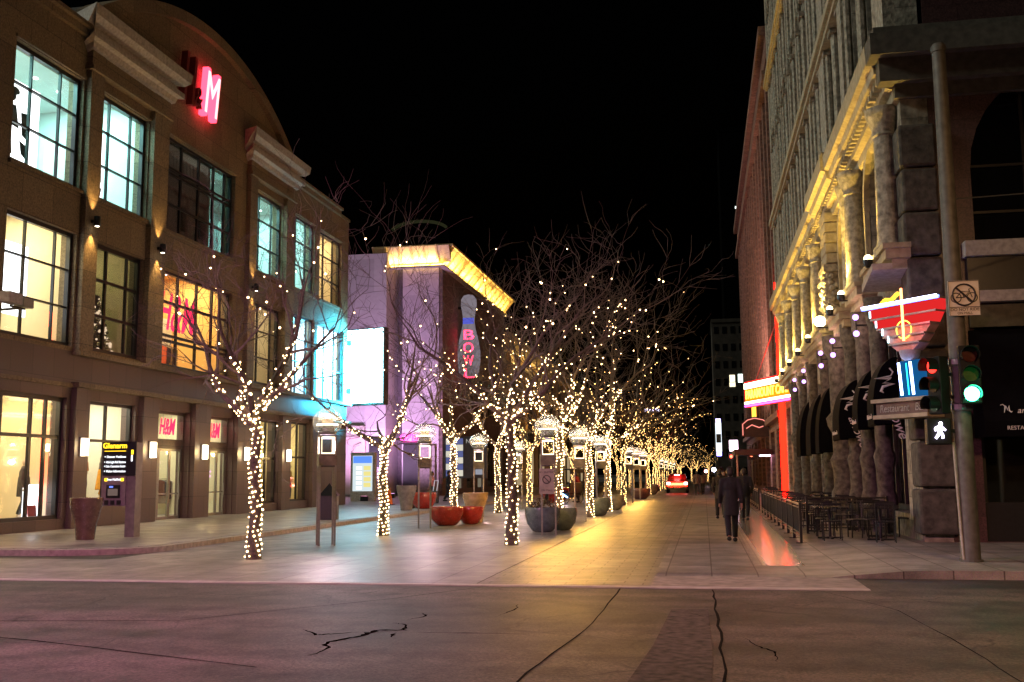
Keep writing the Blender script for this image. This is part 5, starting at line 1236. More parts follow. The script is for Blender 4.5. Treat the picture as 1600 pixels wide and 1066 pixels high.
k.box(4.383,4.887,19.08,19.088,5.045,5.055); k.build('border', M['dark_wood'], t)
txt('DO NOT RIDE', .075, 'lettering', M['dark_wood'], t, (4.635,19.085,4.535), (1,0,0), extrude=.002); txt('ON MALL', .06, 'lettering', M['dark_wood'], t, (4.635,19.085,4.47), (1,0,0), extrude=.002)
HS = mat('signal housing', (.006,.007,.006), .6, spec=.2)
def signal(x, y, z, ang, lit, lab, st=20):
    t = thing('traffic_signal', lab, 'traffic light', (x,y,z), ang)
    MB().box(-.17,.17,.0,.2,0,1.02).build('housing', HS, t, bevel=.02)
    cols = {0:((.05,1,.42),'green'),1:((1,.6,.05),'amber'),2:((1,.03,.02),'red')}
    for i in range(3):
        zc = .17+.34*i
        m = MB()
        for j in range(12):
            a, b = R(-30+20*j), R(-30+20*(j+1)); r1 = .145
            p = lambda an, yy, r_=r1: (r_*math.cos(an), yy, zc + r_*math.sin(an))
            m.add([p(a,-.0), p(b,-.0), p(b,-.2), p(a,-.2), p(a,0,.15), p(b,0,.15), p(b,-.2,.15), p(a,-.2,.15)], [(0,1,2,3),(7,6,5,4),(2,6,7,3),(0,4,5,1)])
        m.build('visor', HS, t)
        l = MB().prism([(.125*math.cos(2*PI*k_/20), zc+.125*math.sin(2*PI*k_/20)) for k_ in range(20)], 'Y', -.02, -.004)
        l.build('lens', em(cols[i][1]+' signal', cols[i][0], st) if i == lit else mat('dark '+cols[i][1]+' lens', tuple(c*.05+.01 for c in cols[i][0]), .2), t, smooth=True)
    return t
signal(4.60,18.85,2.85,R(-6),0,'black traffic signal with a glowing green lamp on the pole', 30)
point((4.58,18.4,3.05), 7, (.03,1,.45), .12)
signal(4.06,19.2,2.70,R(-62),2,'black traffic signal turned sideways with its red lamp lit', 3)
MB_ = MB().bar((4.1,19.25,3.4),(4.45,19.3,3.4),.06).bar((4.1,19.25,3.0),(4.45,19.3,3.0),.06)
o = MB_.build('signal_bracket', M['black'], None, label='black bracket arms holding the sideways red signal to the pole', cat='bracket')
t = thing('walk_signal', 'black pedestrian signal box with a glowing white walking figure', 'pedestrian signal', (4.1,19.1,2.2), world=True)
MB().box(3.9,4.3,19.15,19.4,2.16,2.62).build('housing', HS, t, bevel=.02)
w = MB(); c0, c1, y0, y1 = 4.1, 2.42, 19.11, 19.135
w.prism([(c0+.018+.03*math.cos(R(a)), c1+.11+.03*math.sin(R(a))) for a in range(0,360,30)], 'Y', y0, y1)
for a_, b_, ww in (((.01,.075),(-.005,-.03),.075),((-.005,.06),(-.075,.03),.035),((-.075,.03),(-.07,-.02),.03),((.02,.06),(.06,.015),.035),((.06,.015),(.095,-.01),.03),((-.01,-.03),(-.03,-.09),.045),((-.03,-.09),(-.075,-.15),.04),((.0,-.03),(.04,-.09),.045),((.04,-.09),(.045,-.15),.04)):
    w.bar((c0+a_[0],y0+.012,c1+a_[1]),(c0+b_[0],y0+.012,c1+b_[1]),ww,.02,up=(0,1,0))
w.build('walking_figure', em('white walk light', (.78,.70,1), 7), t)
MB().bar((4.3,19.25,2.4),(4.42,19.3,2.4),.06).build('bracket', M['black'], t)
# suspension wire by the pole
MB().tube([(4.6,19.3,6.6),(9,22,7.4),(16,24,8.2)], .012, 5).build('span_wire', M['steel'], None, label='thin span wire running from the signal pole past the dark arch', cat='wire')

# ------------------------------------------------------------------ patio: fence panels, tables, chairs
def fence_panel():
    t = thing('patio_fence', 'x', 'fence', (0,0,0), 0, 'black patio fence panels')
    m = MB(); m.bar((0,0.03,.9),(0,1.95,.9),.05,.04).bar((0,.03,.82),(0,1.95,.82),.025); m.build('top_rail', M['steel_dark'], t)
    MB().bar((0,.03,.22),(0,1.95,.22),.03).bar((0,.03,.15),(0,1.95,.15),.03).build('bottom_rail', M['steel_dark'], t)
    b = MB()
    for i in range(11): b.tube([(0,.18+.16*i,.22),(0,.18+.16*i,.82)], .008, 5)
    b.build('bars', M['black'], t)
    for y in (0,1.98): MB().box(-.03,.03,y-.03,y+.03,0,.95).box(-.12,.12,y-.035,y+.035,0,.015).build('post', M['black'], t)
    return t
M['steel_dark'] = mat('worn dark steel', (.07,.065,.06), .3, metal=.8, var=.3, scale=15)
fp = fence_panel(); fys = [25.3+2.02*i for i in range(9)] + [46.5+2.02*i for i in range(5)]
def fx(y): return 2.2 + (y-25.3)*.006
ordw = ('nearest the crossing','second from the crossing','third from the crossing','fourth from the crossing','fifth from the crossing','sixth from the crossing','seventh from the crossing','eighth from the crossing','last before the gap','first after the gap','second after the gap','third after the gap','fourth after the gap','last after the gap')
for i, y in enumerate(fys):
    lab = 'black patio fence panel along the walk, ' + ordw[i]
    if i == 0: fp.location = (fx(y),y,rz(fx(y),y)); fp['label'] = lab
    else: dup(fp, (fx(y),y,rz(fx(y),y)), 0, lab)
dup(fp, (4.55,27.6,rz(4.5,27)), R(90), 'short black fence panel across the patio behind the nearest chairs')
def table():
    t = thing('patio_table', 'x', 'table', (0,0,0), 0, 'black patio tables')
    MB().box(-.38,.38,-.38,.38,.72,.755).build('tabletop', mat('glossy black top', (.02,.02,.02), .18, var=.2), t, bevel=.006)
    MB().tube([(0,0,.04),(0,0,.72)], .035, 8).build('pedestal', M['black'], t); MB().bar((-.3,0,.02),(.3,0,.02),.06,.04).bar((0,-.3,.022),(0,.3,.022),.06,.036).build('base', M['black'], t)
    return t
def chair():
    t = thing('patio_chair', 'x', 'chair', (0,0,0), 0, 'black patio chairs')
    MB().box(-.22,.22,-.21,.22,.43,.46).build('seat', M['black'], t, bevel=.01)
    b = MB(); b.bar((-.2,.24,.84),(.2,.24,.84),.03,.05)
    for i in range(5): b.bar((-.16+.08*i,.225,.46),(-.16+.08*i,.24,.83),.018,.012)
    b.build('backrest', M['black'], t)
    for sx in (-.2,.2):
        MB().bar((sx,-.19,.0),(sx,-.18,.43),.028).build('leg', M['black'], t); MB().tube([(sx,.28,.0),(sx,.22,.45),(sx,.245,.86)], .014, 6).build('leg', M['black'], t)
    return t
tb_, ch_ = table(), chair(); tn = 0; cn = 0
tpos = [(2.95,26.1),(3.95,25.05),(4.15,26.4),(3.0,29.0),(4.1,29.4),(3.0,31.8),(4.15,32.3),(3.05,34.8),(4.1,37.8),(3.1,37.6),(3.1,40.6),(3.1,48.5),(3.2,52)]
twhere = ('nearest the crossing at the fence corner','by the stone corner pier','nearest the crossing against the wall','second row by the fence','second row against the wall','third row by the fence','third row against the wall','fourth row by the fence','fifth row against the wall','fifth row by the fence','last row before the gap','just past the fence gap','at the far end of the patio')
rr = random.Random(4)
for i, (x, y) in enumerate(tpos):
    lab = 'black square patio table, ' + twhere[i]; z = rz(x, y)
    if i == 0: tb_.location = (x,y,z); tb_['label'] = lab; tb_.rotation_euler = (0,0,.05)
    else: dup(tb_, (x,y,z), rr.uniform(-.1,.1), lab)
    for k, (dx, dy, a, side) in enumerate(((0,-.62,PI,'near'),(0,.62,0,'far'),(.6,0,-PI/2,'wall'))):
        if (i > 10 and k == 2) or (i == 1 and k == 2): continue
        cl = 'black patio chair on %s side of table %s' % (side, twhere[i]); p = (x+dx+rr.uniform(-.06,.06), y+dy+rr.uniform(-.06,.06), z); a += rr.uniform(-.2,.2)
        if i == 0 and k == 0: ch_.location = p; ch_.rotation_euler = (0,0,a); ch_['label'] = cl
        else: dup(ch_, p, a, cl)

# ------------------------------------------------------------------ people and mannequins
def remesh(o, vox, smooth_it=2):
    m = o.modifiers.new('r', 'REMESH'); m.mode = 'VOXEL'; m.voxel_size = vox
    if smooth_it: s = o.modifiers.new('s', 'SMOOTH'); s.factor = .5; s.iterations = smooth_it
    bpy.context.view_layer.update()
    me = bpy.data.meshes.new_from_object(o.evaluated_get(bpy.context.evaluated_depsgraph_get()))
    old = o.data; o.modifiers.clear(); me.materials.clear(); me.materials.append(old.materials[0]); o.data = me; bpy.data.meshes.remove(old)
    me.polygons.foreach_set('use_smooth', [True]*len(me.polygons)); return o
def cloth(n, c, r=.85): return mat(n, c, r, var=.2, scale=12, bump=.2)
PEOPLE = {}
def person(loc, ang, lab, name='person', cat='person', H=1.75, skin=(.35,.2,.14), hair=(.02,.015,.012), coat=(.012,.012,.014), trou=(.012,.012,.016), shoe=(.01,.01,.01), stride=.28, ph=1, arms='walk', coat_len=.78, vox=.016, sit=False, sleeve=True, group=None, bald=False, dress=None):
    t = thing(name, lab, cat, loc, ang, group); s = H/1.75
    V = lambda x, y, z: (x*s, y*s, z*s)
    sk = mat('skin' if cat == 'person' else 'mannequin shell', skin, .55, var=.05, bump=0)
    # joints
    hipz, shz = .92, 1.42
    leg = {}
    for side, f in ((-1, ph), (1, -ph)):
        fy = stride * f
        if sit: k = (side*.1, .42, .5); a = (side*.1, .44, .08)
        else: k = (side*.09, fy*.45 + .05, .50); a = (side*.085, fy - (.06 if f < 0 else 0), .09 + (.05 if f < 0 and stride > .1 else 0))
        leg[side] = ((side*.09,0,hipz if not sit else .52), k, a)
    dz = 0 if not sit else -.4
    arm = {}
    for side, f in ((-1, -ph), (1, ph)):
        sh = (side*.185, 0, shz+dz)
        if arms == 'walk': e = (side*.24, -.02+.10*f*min(1,stride*4), 1.13+dz); h = (side*.24, .08+.18*f*min(1,stride*4), .89+dz)
        elif arms == 'still': e = (side*.24, -.03, 1.13+dz); h = (side*.25, .05, .88+dz)
        elif arms == 'hip': e = (side*.33, -.05, 1.15+dz); h = (side*.2, .1, .98+dz)
        elif arms == 'front': e = (side*.25, .06, 1.15+dz); h = (side*.12, .28, 1.12+dz)
        elif arms == 'pocket': e = (side*.26, -.07, 1.14+dz); h = (side*.21, .06, .93+dz)
        elif arms == 'pull': e = (side*.23, -.06, 1.14+dz); h = (side*.22, (-.2 if side == 1 else .06), .86+dz)
        arm[side] = (sh, e, h)
    b = MB()
    b.sphere(V(0,0,.95+dz), .15*s, 12, 8, 1.05, .78, .85).sphere(V(0,.0,1.12+dz), .135*s, 12, 8, 1.0, .75, 1).sphere(V(0,0,1.3+dz), .165*s, 12, 8, 1.05, .72, .95)
    b.tube([V(-.19,0,shz+dz), V(0,0,1.45+dz), V(.19,0,shz+dz)], [.055*s,.075*s,.055*s], 8)
    b.tube([V(0,-.005,1.42+dz), V(0,.012,1.54+dz)], [.06*s,.052*s], 10)
    hz = 1.635+dz
    b.sphere(V(0,.02,hz), .092*s, 14, 10, .84, 1.02, 1.24).sphere(V(0,.035,hz-.07), .06*s, 10, 8, .9, .95, .9)
    b.tube([V(0,.105,hz+.015), V(0,.132,hz-.02)], [.012*s,.018*s], 6); b.tube([V(-.02,.108,hz-.055),V(.02,.108,hz-.055)], .011*s, 6)
    for sd in (-1,1): b.sphere(V(sd*.08,.01,hz-.005), .026*s, 8, 6, .4, .8, 1.2)
    for sd in (-1,1):
        h_, k_, a_ = leg[sd]
        b.tube([V(*h_), V(*k_), V(*a_)], [.082*s,.056*s,.038*s], 10).sphere(V(*k_), .056*s, 8, 6)
        b.tube([V(a_[0],a_[1]-.04,a_[2]-.05), V(a_[0],a_[1]+.16,a_[2]-.055)], [.04*s,.03*s], 8)
        sh, e, h = arm[sd]
        b.tube([V(*sh), V(*e), V(*h)], [.05*s,.04*s,.028*s], 9).sphere(V(*e), .04*s, 8, 6).sphere(V(*sh), .055*s, 8, 6)
        d = (Vector(h)-Vector(e)).normalized(); p0 = Vector(h); side_v = d.cross(Vector((1,0,0))).normalized()
        palm = p0 + d*.05; b.tube([V(*p0), V(*(p0+d*.09))], [.028*s,.036*s], 8)
        for i in range(4):
            o_ = side_v*(-.03+.02*i); ln = (.062,.075,.07,.055)[i]
            q0 = p0+d*.085+o_; q1 = q0+d*ln*.55; q2 = q1+d*ln*.4+Vector((-sd*.018,0,0)); b.tube([V(*q0),V(*q1),V(*q2)], [.0105*s,.0095*s,.0075*s], 6)
        q0 = p0+d*.03+side_v*.03; q1 = q0+d*.035+side_v*.025; q2 = q1+d*.03+side_v*.005; b.tube([V(*q0),V(*q1),V(*q2)], [.012*s,.011*s,.008*s], 6)
    bo = b.build('body', sk, t); remesh(bo, min(vox,.012)*s, 1)
    e = MB()
    for sd in (-1,1): e.sphere(V(sd*.034,.098,hz+.018), .011*s, 8, 6)
    if cat == 'person': e.build('eyes', M['black'], t)
    if not bald:
        hm_ = MB(); hm_.sphere(V(0,.0,hz+.035), .103*s, 14, 10, .88, 1.02, 1.0).sphere(V(0,-.03,hz-.02), .09*s, 12, 8, .9, .9, 1)
        # trim the face away
        hm_.v = [(p[0], min(p[1], .085*s if p[2] > (hz+.06)*s else .03*s), p[2]) for p in hm_.v]
        hm_.build('hair', mat('hair', hair, .6, var=.3), t, smooth='all')
    if trou:
        m = MB(); m.sphere(V(0,0,.95+dz), .162*s, 12, 8, 1.05, .82, .8)
        for sd in (-1,1):
            h_, k_, a_ = leg[sd]; m.tube([V(h_[0],h_[1],h_[2]+.03), V(*k_), V(a_[0],a_[1],a_[2]+.02)], [.104*s,.079*s,.066*s], 10).sphere(V(*k_), .08*s, 8, 6)
        remesh(m.build('trousers', cloth('trouser cloth', trou), t), vox*s)
    if dress:
        m = MB(); m.tube([V(0,0,1.05),V(0,0,.9),V(0,.02,.28)], [.15*s,.2*s,.3*s], 16); remesh(m.build('skirt', cloth('skirt cloth', dress), t), vox*s)
    if coat:
        m = MB(); m.sphere(V(0,0,1.3+dz), .185*s, 12, 8, 1.1, .80, 1).sphere(V(0,0,1.12+dz), .175*s, 12, 8, 1.05, .86, 1)
        m.tube([V(0,0,1.2+dz), V(0,0,1.0+dz), V(0,.0,coat_len+dz*.9)], [.16*s,.178*s,.19*s], 14)
        m.tube([V(-.19,0,shz+dz), V(0,-.01,1.455+dz), V(.19,0,shz+dz)], [.075*s,.088*s,.075*s], 8).tube([V(0,-.01,1.44+dz),V(0,-.01,1.52+dz)], [.085*s,.075*s], 10)
        for sd in (-1,1):
            sh, e_, h = arm[sd]; hh = Vector(e_).lerp(Vector(h), .93 if sleeve else .1)
            m.tube([V(*sh), V(*e_), V(*hh)], [.077*s,.062*s,.05*s], 9).sphere(V(*e_), .063*s, 8, 6).sphere(V(*sh), .08*s, 8, 6)
        remesh(m.build('coat' if coat_len < .9 else 'jacket', cloth('coat cloth', coat), t), vox*s)
    if shoe:
        m = MB()
        for sd in (-1,1):
            a_ = leg[sd][2]; m.tube([V(a_[0],a_[1]-.07,a_[2]-.04), V(a_[0],a_[1]+.06,a_[2]-.045), V(a_[0],a_[1]+.19,a_[2]-.055)], [.05*s,.052*s,.034*s], 10)
        m.build('shoes', mat('shoe leather', shoe, .4), t, smooth='all')
    return t
RZ = lambda x, y: rz(x, y)
person((.62,25.7,RZ(.6,25)), .05, 'person in a long dark coat and dark trousers walking nearest on the right sidewalk', H=1.80, stride=.22, ph=-1, coat_len=.62, arms='walk')
person((1.35,36.5,RZ(1.3,36)), -.1, 'person in a short black jacket walking beside the patio fence behind the nearest walker', H=1.8, stride=.2, coat_len=.85, arms='pocket', coat=(.014,.014,.018))
person((.55,38.5,RZ(.5,38)), .1, 'person in a bulky dark coat half hidden left of the nearest walker', H=1.78, stride=.25, coat_len=.72, arms='pocket', coat=(.018,.015,.013))
person((1.55,44,RZ(1.5,44)), .0, 'person in black with a dark bag farther along the patio fence', H=1.72, stride=.2, coat_len=.7, coat=(.01,.01,.012))
person((.95,52,RZ(.9,52)), PI, 'person in dark clothes walking towards the camera in the middle of the crowd', H=1.75, stride=.22, coat_len=.75, coat=(.02,.018,.02))
person((-.55,79,.035), .1, 'person in grey coat and dark trousers right behind the red car', H=1.8, stride=.2, coat_len=.8, coat=(.12,.09,.08), trou=(.03,.028,.03))
person((-.12,82,.035), -.1, 'person in a pale brown jacket beside the one behind the red car', H=1.72, stride=.2, coat_len=.88, coat=(.2,.15,.12), trou=(.02,.02,.022))
person((1.2,66,.035), .1, 'dark figure far down the right sidewalk left of the amber sign', H=1.75, stride=.2, coat_len=.75)
person((.7,95,.035), PI, 'small dark figure at the far end of the right sidewalk crowd', H=1.75, stride=.2, coat_len=.75, vox=.025)
person((-15.1,56.5,.14), -1.2, 'person in a pink shirt pulling a suitcase across the purple plaza', H=1.74, stride=.2, coat=(.55,.22,.26), trou=(.03,.03,.04), coat_len=.92, arms='pull')
person((-14.5,58.0,.14), -1.4, 'person in black walking right beside the one with the suitcase', H=1.78, stride=.2, coat_len=.75)
t = thing('suitcase', 'black upright suitcase with two pale handle rods on the plaza', 'suitcase', (-14.75,55.8,.14), .3)
MB().box(-.22,.22,-.13,.13,.05,.68).build('case', M['black'], t, bevel=.03); MB().bar((-.1,-.1,.68),(-.02,-.3,1.25),.03).bar((.1,-.1,.68),(.18,-.3,1.25),.03).bar((-.02,-.3,1.25),(.18,-.3,1.25),.03).build('handle', em('glowing handle rod', (.8,.75,.8), .5), t)  # handle rods emit faintly in place of light caught on them
MB().sphere((-.16,0,.04),.04,8,6).sphere((.16,0,.04),.04,8,6).build('wheel', M['black'], t)
person((-7.6,62,.012), 1.2, 'person in a red jacket standing by the pedicab', H=1.78, stride=.05, arms='hip', coat=(.22,.02,.025), coat_len=.9)
person((-6.3,60,.012), 2.6, 'person in dark clothes standing between the lamps right of the pedicab', H=1.75, stride=.05, arms='still', coat=(.05,.03,.05), coat_len=.85)
person((-8.9,58.5,.012), -1.3, 'person in dark clothes standing left of the pedicab', H=1.75, stride=.05, arms='front', coat=(.03,.02,.03), coat_len=.85)
# pedicab with blue light bar
t = thing('pedicab', 'dark pedicab with a blue neon bar parked behind the blue bowls', 'pedicab', (-8.1,60,.012), .9)
for x, y, r in ((-.55,-.7,.36),(.55,-.7,.36),(0,1.15,.34)):
    w = MB().tube([(x, y+r*math.cos(R(a)), r+r*math.sin(R(a))) for a in range(0,361,15)], .028, 6, cap=False)
    for a in range(0,180,30): w.bar((x,y-r*math.cos(R(a)),r-r*math.sin(R(a))),(x,y+r*math.cos(R(a)),r+r*math.sin(R(a))),.008)
    w.build('wheel', M['black'], t)
MB().bar((0,1.15,.36),(0,.95,.95),.05).bar((0,.95,.85),(0,.0,.45),.05).bar((0,.0,.45),(0,-.9,.4),.06).bar((-.3,.9,1.05),(.3,.9,1.05),.035).bar((-.6,-.7,.36),(.6,-.7,.36),.05).build('frame', M['black'], t)
MB().box(-.5,.5,-.95,-.4,.45,.6).box(-.5,.5,-1.05,-.93,.6,1.2).build('bench', M['black'], t, bevel=.03); MB().box(-.12,.12,.0,.28,.86,.92).build('saddle', M['black'], t, bevel=.02)
MB().prism([(-1.25,1.75),(-1.1,1.95),(-.3,2.0),(-.3,1.96),(-1.08,1.9),(-1.2,1.73)], 'X', -.55, .55).bar((-.52,-1.05,1.1),(-.52,-1.15,1.85),.03).bar((.52,-1.05,1.1),(.52,-1.15,1.85),.03).build('hood', M['black'], t)
MB().bar((-.56,-.9,.35),(-.56,.0,.75),.05).build('neon_bar', em('blue bar', (.25,.5,1), 9), t); MB().sphere((.3,.9,1.7),.1,8,6).sphere((.3,.9,2.0),.09,8,6).build('purple_lamp', em('purple lamp', (.6,.2,1), 5), t)
# mannequins in the shop windows
def mann(y, lab, x=-20.35, z=.5, **k): return person((x,y,z), -PI/2+.5, lab, name='mannequin', cat='mannequin', skin=(.62,.5,.36), bald=True, shoe=k.pop('shoe',None), stride=.05, vox=.018, **k)
mann(28.2, 'mannequin in a dark grey overcoat in the window nearest the corner', H=1.8, coat=(.07,.06,.055), trou=(.05,.045,.04), coat_len=.62, arms='still')
mann(26.7, 'mannequin in a green jacket cut by the left window bar', H=1.8, coat=(.05,.06,.025), trou=(.4,.3,.06), coat_len=.9, arms='still')
mann(31.2, 'mannequin in orange and lime clothes left in the second shop window', z=1.0, H=1.78, coat=(.55,.2,.04), trou=(.18,.2,.2), coat_len=.9, arms='pocket')
mann(32.45, 'mannequin in a dark top and orange skirt right in the second shop window', z=1.0, H=1.78, coat=(.07,.05,.05), trou=(.55,.25,.02), coat_len=.95, arms='hip', dress=(.6,.26,.02))
mann(48.6, 'mannequin in a tan jacket and blue trousers in the window by the cyan corner', H=1.78, coat=(.5,.33,.06), trou=(.05,.07,.14), coat_len=.9, arms='hip')
mann(45.0, 'mannequin in yellow in the window behind the nearest tree', H=1.76, coat=(.6,.42,.06), trou=(.3,.2,.06), coat_len=.9, arms='still')
t = thing('price_board', 'small red leaning board at the feet of the mannequins', 'board', (-20.1,28.35,.5), .4)
MB().add([(-.2,0,0),(.2,0,0),(.2,.12,.9),(-.2,.12,.9),(-.2,.03,0),(.2,.03,0),(.2,.15,.9),(-.2,.15,.9)], [(0,1,2,3),(7,6,5,4),(0,4,5,1),(3,2,6,7),(0,3,7,4),(1,5,6,2)]).build('board', mat('red board', (.45,.06,.05), .5), t); o = t; t.rotation_euler = (0,0,-PI/2+PI)
# decorated tree in the middle floor window
t = thing('decorated_tree', 'dark decorated tree with shiny baubles inside the middle floor window', 'tree', (-20.75,31.9,5.55), world=True)
rr = random.Random(9); n = MB(); g1 = MB(); g2 = MB()
for i in range(2600):
    f = rr.random()**.7; z = 5.7+2.3*f; r = .95*(1-f*.72)*rr.uniform(.35,1); a = rr.uniform(0,2*PI); p = Vector((-20.75+r*.62*math.cos(a), 31.9+r*1.1*math.sin(a), z)); u = Vector((rr.gauss(0,1),rr.gauss(0,1),rr.gauss(0,.6))).normalized()*.1; v = u.cross(Vector((rr.gauss(0,1),rr.gauss(0,1),1))).normalized()*.025
    n.add([p-u,p+v,p+u,p-v],[(0,1,2,3)])
for i in range(120):
    f = rr.random()**.8; z = 5.8+2.1*f; r = .98*(1-f*.7); a = rr.uniform(-1.3,1.3); (g1 if i % 3 else g2).sphere((-20.75+r*.64*math.cos(a), 31.9+r*1.1*math.sin(a), z), rr.uniform(.03,.07), 8, 6)
n.build('foliage', mat('dark needles', (.018,.025,.016), .8), t); g1.build('baubles', mat('silver bauble', (.75,.7,.55), .15, metal=1, bump=0), t, smooth='all'); g2.build('glow_baubles', em('warm bauble', (1,.62,.4), 2.5, False), t, smooth='all')
MB().tube([(-20.75,31.9,5.5),(-20.75,31.9,7.9)], [.06,.02], 6).build('stem', M['bark'], t)
# diner in white behind the right window
person((9.0,26.0,.14), PI*.85, 'cook in a white jacket lit behind the dark side window', H=1.72, stride=.03, arms='front', coat=(.75,.75,.55), trou=(.02,.02,.02), coat_len=.85)
t = thing('pendant_lamp', 'small bright lamp strip above the cook in white', 'lamp', (9.0,25.9,2.15), world=True)
MB().tube([(8.75,25.9,2.18),(9.3,25.9,2.2)], .025, 6).build('tube', em('cook lamp', (1,.95,.8), 6), t); MB().bar((8.8,25.9,2.2),(8.8,25.9,4.6),.012).bar((9.25,25.9,2.2),(9.25,25.9,4.6),.012).build('cord', M['black'], t)
point((8.9,25.6,2.0), 5, (1,.85,.6), .1)
# the cord hangs from the shop ceiling
MB().box(6.1,14,25.05,27,4.6,4.7).build('shop_ceiling', mat('dim ceiling', (.1,.09,.06), .8), RB)
point((7.3,25.8,4.2), 9, (1,.75,.4), .3)

# ------------------------------------------------------------------ red car seen from behind
t = thing('red_car', 'red car driving away in the lane with its tail lights glowing', 'car', (-2.25,90,.012))
cp = mat('red car paint', (.42,.02,.02), .25, var=.05, bump=0, coat=.8)
side = [(-2.1,.35),(-2.15,.75),(-2.05,.98),(-1.6,1.08),(-1.25,1.5),(-.6,1.62),(.4,1.58),(1.05,1.08),(1.95,.95),(2.15,.7),(2.1,.35)]
m = MB(); wd = [(.86,.35),(.90,.75),(.88,.98),(.84,1.08),(.70,1.5),(.66,1.62),(.66,1.58),(.8,1.08),(.84,.95),(.84,.7),(.8,.35)]
vs = [(-wd[i][0], side[i][0], side[i][1]) for i in range(11)] + [(wd[i][0], side[i][0], side[i][1]) for i in range(11)]
m.add(vs, [tuple(range(11)), tuple(reversed(range(11,22)))] + [(i,i+11,(i+1)%11+11,(i+1)%11) for i in range(11)])
m.build('body', cp, t, smooth=True, bevel=.05)
MB().add([(-.66,-1.52,1.16),(.66,-1.52,1.16),(.58,-1.27,1.47),(-.58,-1.27,1.47)],[(0,1,2,3)]).build('rear_window', M['night_glass'], t)
for s_ in (-1,1):
    MB().box(s_*.58,s_*.85,-2.2,-2.1,.72,.93).build('tail_light', em('tail light', (1,.25,.2), 22), t, bevel=.02)
    for y in (-1.35,1.35): 
        wv = MB().lathe([(.17,-.1),(.31,-.1),(.33,-.06),(.33,.06),(.31,.1),(.17,.1)], (0,0,0), 18); wv.v = [(s_*.82+p[2], y+p[0], .33+p[1]) for p in wv.v]; wv.build('wheel', M['black'], t, smooth=True)
MB().box(-.22,.22,-1.42,-1.36,1.5,1.56).build('brake_light', em('high brake light', (1,.3,.25), 22), t)
MB().box(-.88,.88,-2.25,-2.08,.34,.55).build('bumper', M['black'], t, bevel=.03); MB().box(-.26,.26,-2.275,-2.255,.4,.52).build('number_plate', M['trim'], t)
area((-2.25,87.75,.83), (R(90),0,0), 1.6, .25, 260, (1,.05,.02), name='tail_glow')
# oncoming and far lights
def far_light(x, y, z, col, st, lab, cat='traffic light', name='traffic_signal', r=.16):
    t = thing(name, lab, cat, (x,y,0), world=True)
    MB().box(x-.25,x+.25,y+.02,y+.3,z-.4,z+.4).build('housing', M['black'], t); MB().sphere((x,y-.05,z), r, 10, 6, 1, .6).build('lens', em('far lens', col, st, False), t); MB().tube([(x+.05,y+.16,.02),(x+.05,y+.16,z-.4)], .07, 6).build('pole', M['steel'], t)
far_light(2.9,112,3.4,(1,.06,.03),9,'far red signal beside the pinkish blade sign')
far_light(3.75,84,4.0-.9,(1,.12,.05),9,'far red signal in front of the entrance canopy')
far_light(1.3,140,2.1,(.8,.8,1),14,'small bright white lamp at the end of the right sidewalk','lamp','street_lamp',.28)
far_light(.25,130,1.9,(1,.5,.45),10,'small pinkish lamp above the heads at the end of the sidewalk','lamp','street_lamp',.2)
far_light(-6.6,110,3.9,(1,.02,.04),5,'red lamp among the far lit trees')
t = thing('street_banner', 'small violet lit street name plate hanging among the far trees', 'sign', (-5.2,100,7.6), world=True)
MB().box(-5.6,-4.0,100,100.1,7.55,8.0).build('plate', M['black'], t); txt('16th St', .42, 'lettering', em('violet letters', (.66,.62,1), 4, False), t, (-4.8,99.97,7.77), (1,0,0), extrude=.01, width=1.4); MB().tube([(-4.75,100.1,0),(-4.75,100.1,7.55)], .06, 6).build('pole', M['black'], t)
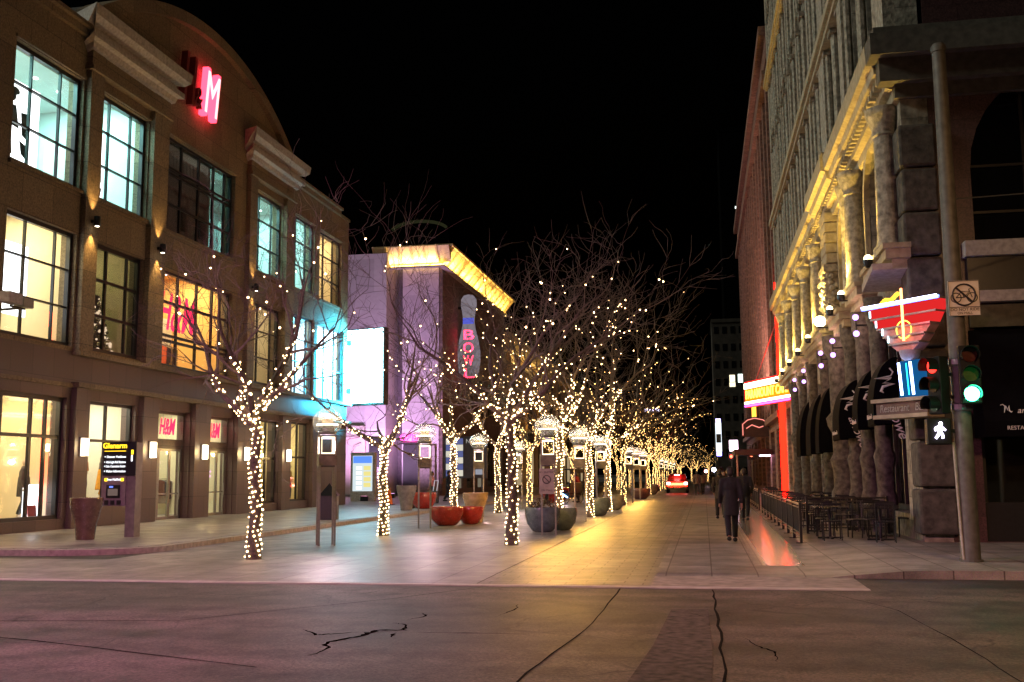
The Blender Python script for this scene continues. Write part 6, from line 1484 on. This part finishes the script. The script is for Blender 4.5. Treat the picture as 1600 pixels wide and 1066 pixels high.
# ------------------------------------------------------------------ farther buildings
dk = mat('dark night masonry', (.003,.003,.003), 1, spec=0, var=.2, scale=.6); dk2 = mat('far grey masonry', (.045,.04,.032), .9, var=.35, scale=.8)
LW = [em('far lit window', (1,.9,.6), 1.4, False), em('far cool window', (.8,1,.9), 2.2, False)]
def far_building(x0, x1, y0, y1, z, m_, lab, wins=(), crown=None, rows=None):
    t = thing('far_building', lab, 'building', ((x0+x1)/2,(y0+y1)/2,0), world=True)
    MB().box(x0,x1,y0,y1,0,z).build('wall', m_, t)
    MB().box(x0-.2,x1+.2,y0-.2,y1+.2,z+.002,z+.8).build('roof', m_, t)
    if rows:
        n, k = rows
        for i in range(n):
            for j in range(k): MB().box(x0+(x1-x0)*(i+.25)/n, x0+(x1-x0)*(i+.75)/n, y0-.06, y0-.02, z*(j+.35)/k, z*(j+.75)/k).build('window', M['night_glass'], t)
    for i, (x, zz, w_, h_) in enumerate(wins): MB().box(x-w_/2,x+w_/2,y0-.12,y0-.07,zz-h_/2,zz+h_/2).build('lit_window', LW[i % 2], t)
    if crown: MB().tube([( (x0+x1)/2 + (x1-x0)*.5*math.cos(R(a)), y0-.5, z-1.2+2.0*math.sin(R(a))) for a in range(20,170,10)], .3, 6).build('crown_band', em('faint crown', (.35,.36,.16), .035, False), t)
    return t
yb = thing('corner_shops', 'long low building with orange uplit columns behind the lit trees', 'building', (-26,140,0), world=True)
MB().box(-38,-20.2,103,185,0,16).build('wall', sidebrick, yb)
yc = mat('ochre column', (.5,.36,.18), .7, var=.15)
for i in range(9): MB().box(-20.2,-19.7,106+8.5*i,107.6+8.5*i,0,14.5).build('column', yc, yb)
MB().box(-20.2,-19.3,103,185,14.52,16.3).build('cornice', yc, yb)
for i in range(6): spot((-18.9,106.8+8.5*i,5.2),(-19.7,106.8+8.5*i,13), 420, (1,.52,.12), 60, .8, .1)
area((-18.9,118,13.6), (0,R(150),0), .4, 24, 420, (1,.7,.25), name='cove_lamp')
_g = em('dim shop glow', (.75,.55,.3), .35, False)
for i in range(8): MB().box(-20.19,-20.1,108.4+8.5*i,113.8+8.5*i,.5,4.2).build('window', _g, yb)
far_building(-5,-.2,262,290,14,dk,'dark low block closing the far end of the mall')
far_building(2.8,10.2,238,260,36,dk2,'grey tower at the far end of the right sidewalk', [(7.0,21.6,1.3,1.0),(9.2,23,1.8,1.9),(7.0,23,1.2,1.6)], rows=(4,9))
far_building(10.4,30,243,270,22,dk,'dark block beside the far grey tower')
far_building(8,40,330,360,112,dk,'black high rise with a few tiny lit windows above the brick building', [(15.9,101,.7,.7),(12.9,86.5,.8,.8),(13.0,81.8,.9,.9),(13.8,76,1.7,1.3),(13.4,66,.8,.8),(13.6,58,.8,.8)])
far_building(-53,-42.5,170,190,45,dk,'dark tower with a faint curved crown behind the yellow crown', [(-48,40,.35,.35),(-45.6,37.6,.35,.35),(-45.6,35.6,.35,.35)], crown=True)
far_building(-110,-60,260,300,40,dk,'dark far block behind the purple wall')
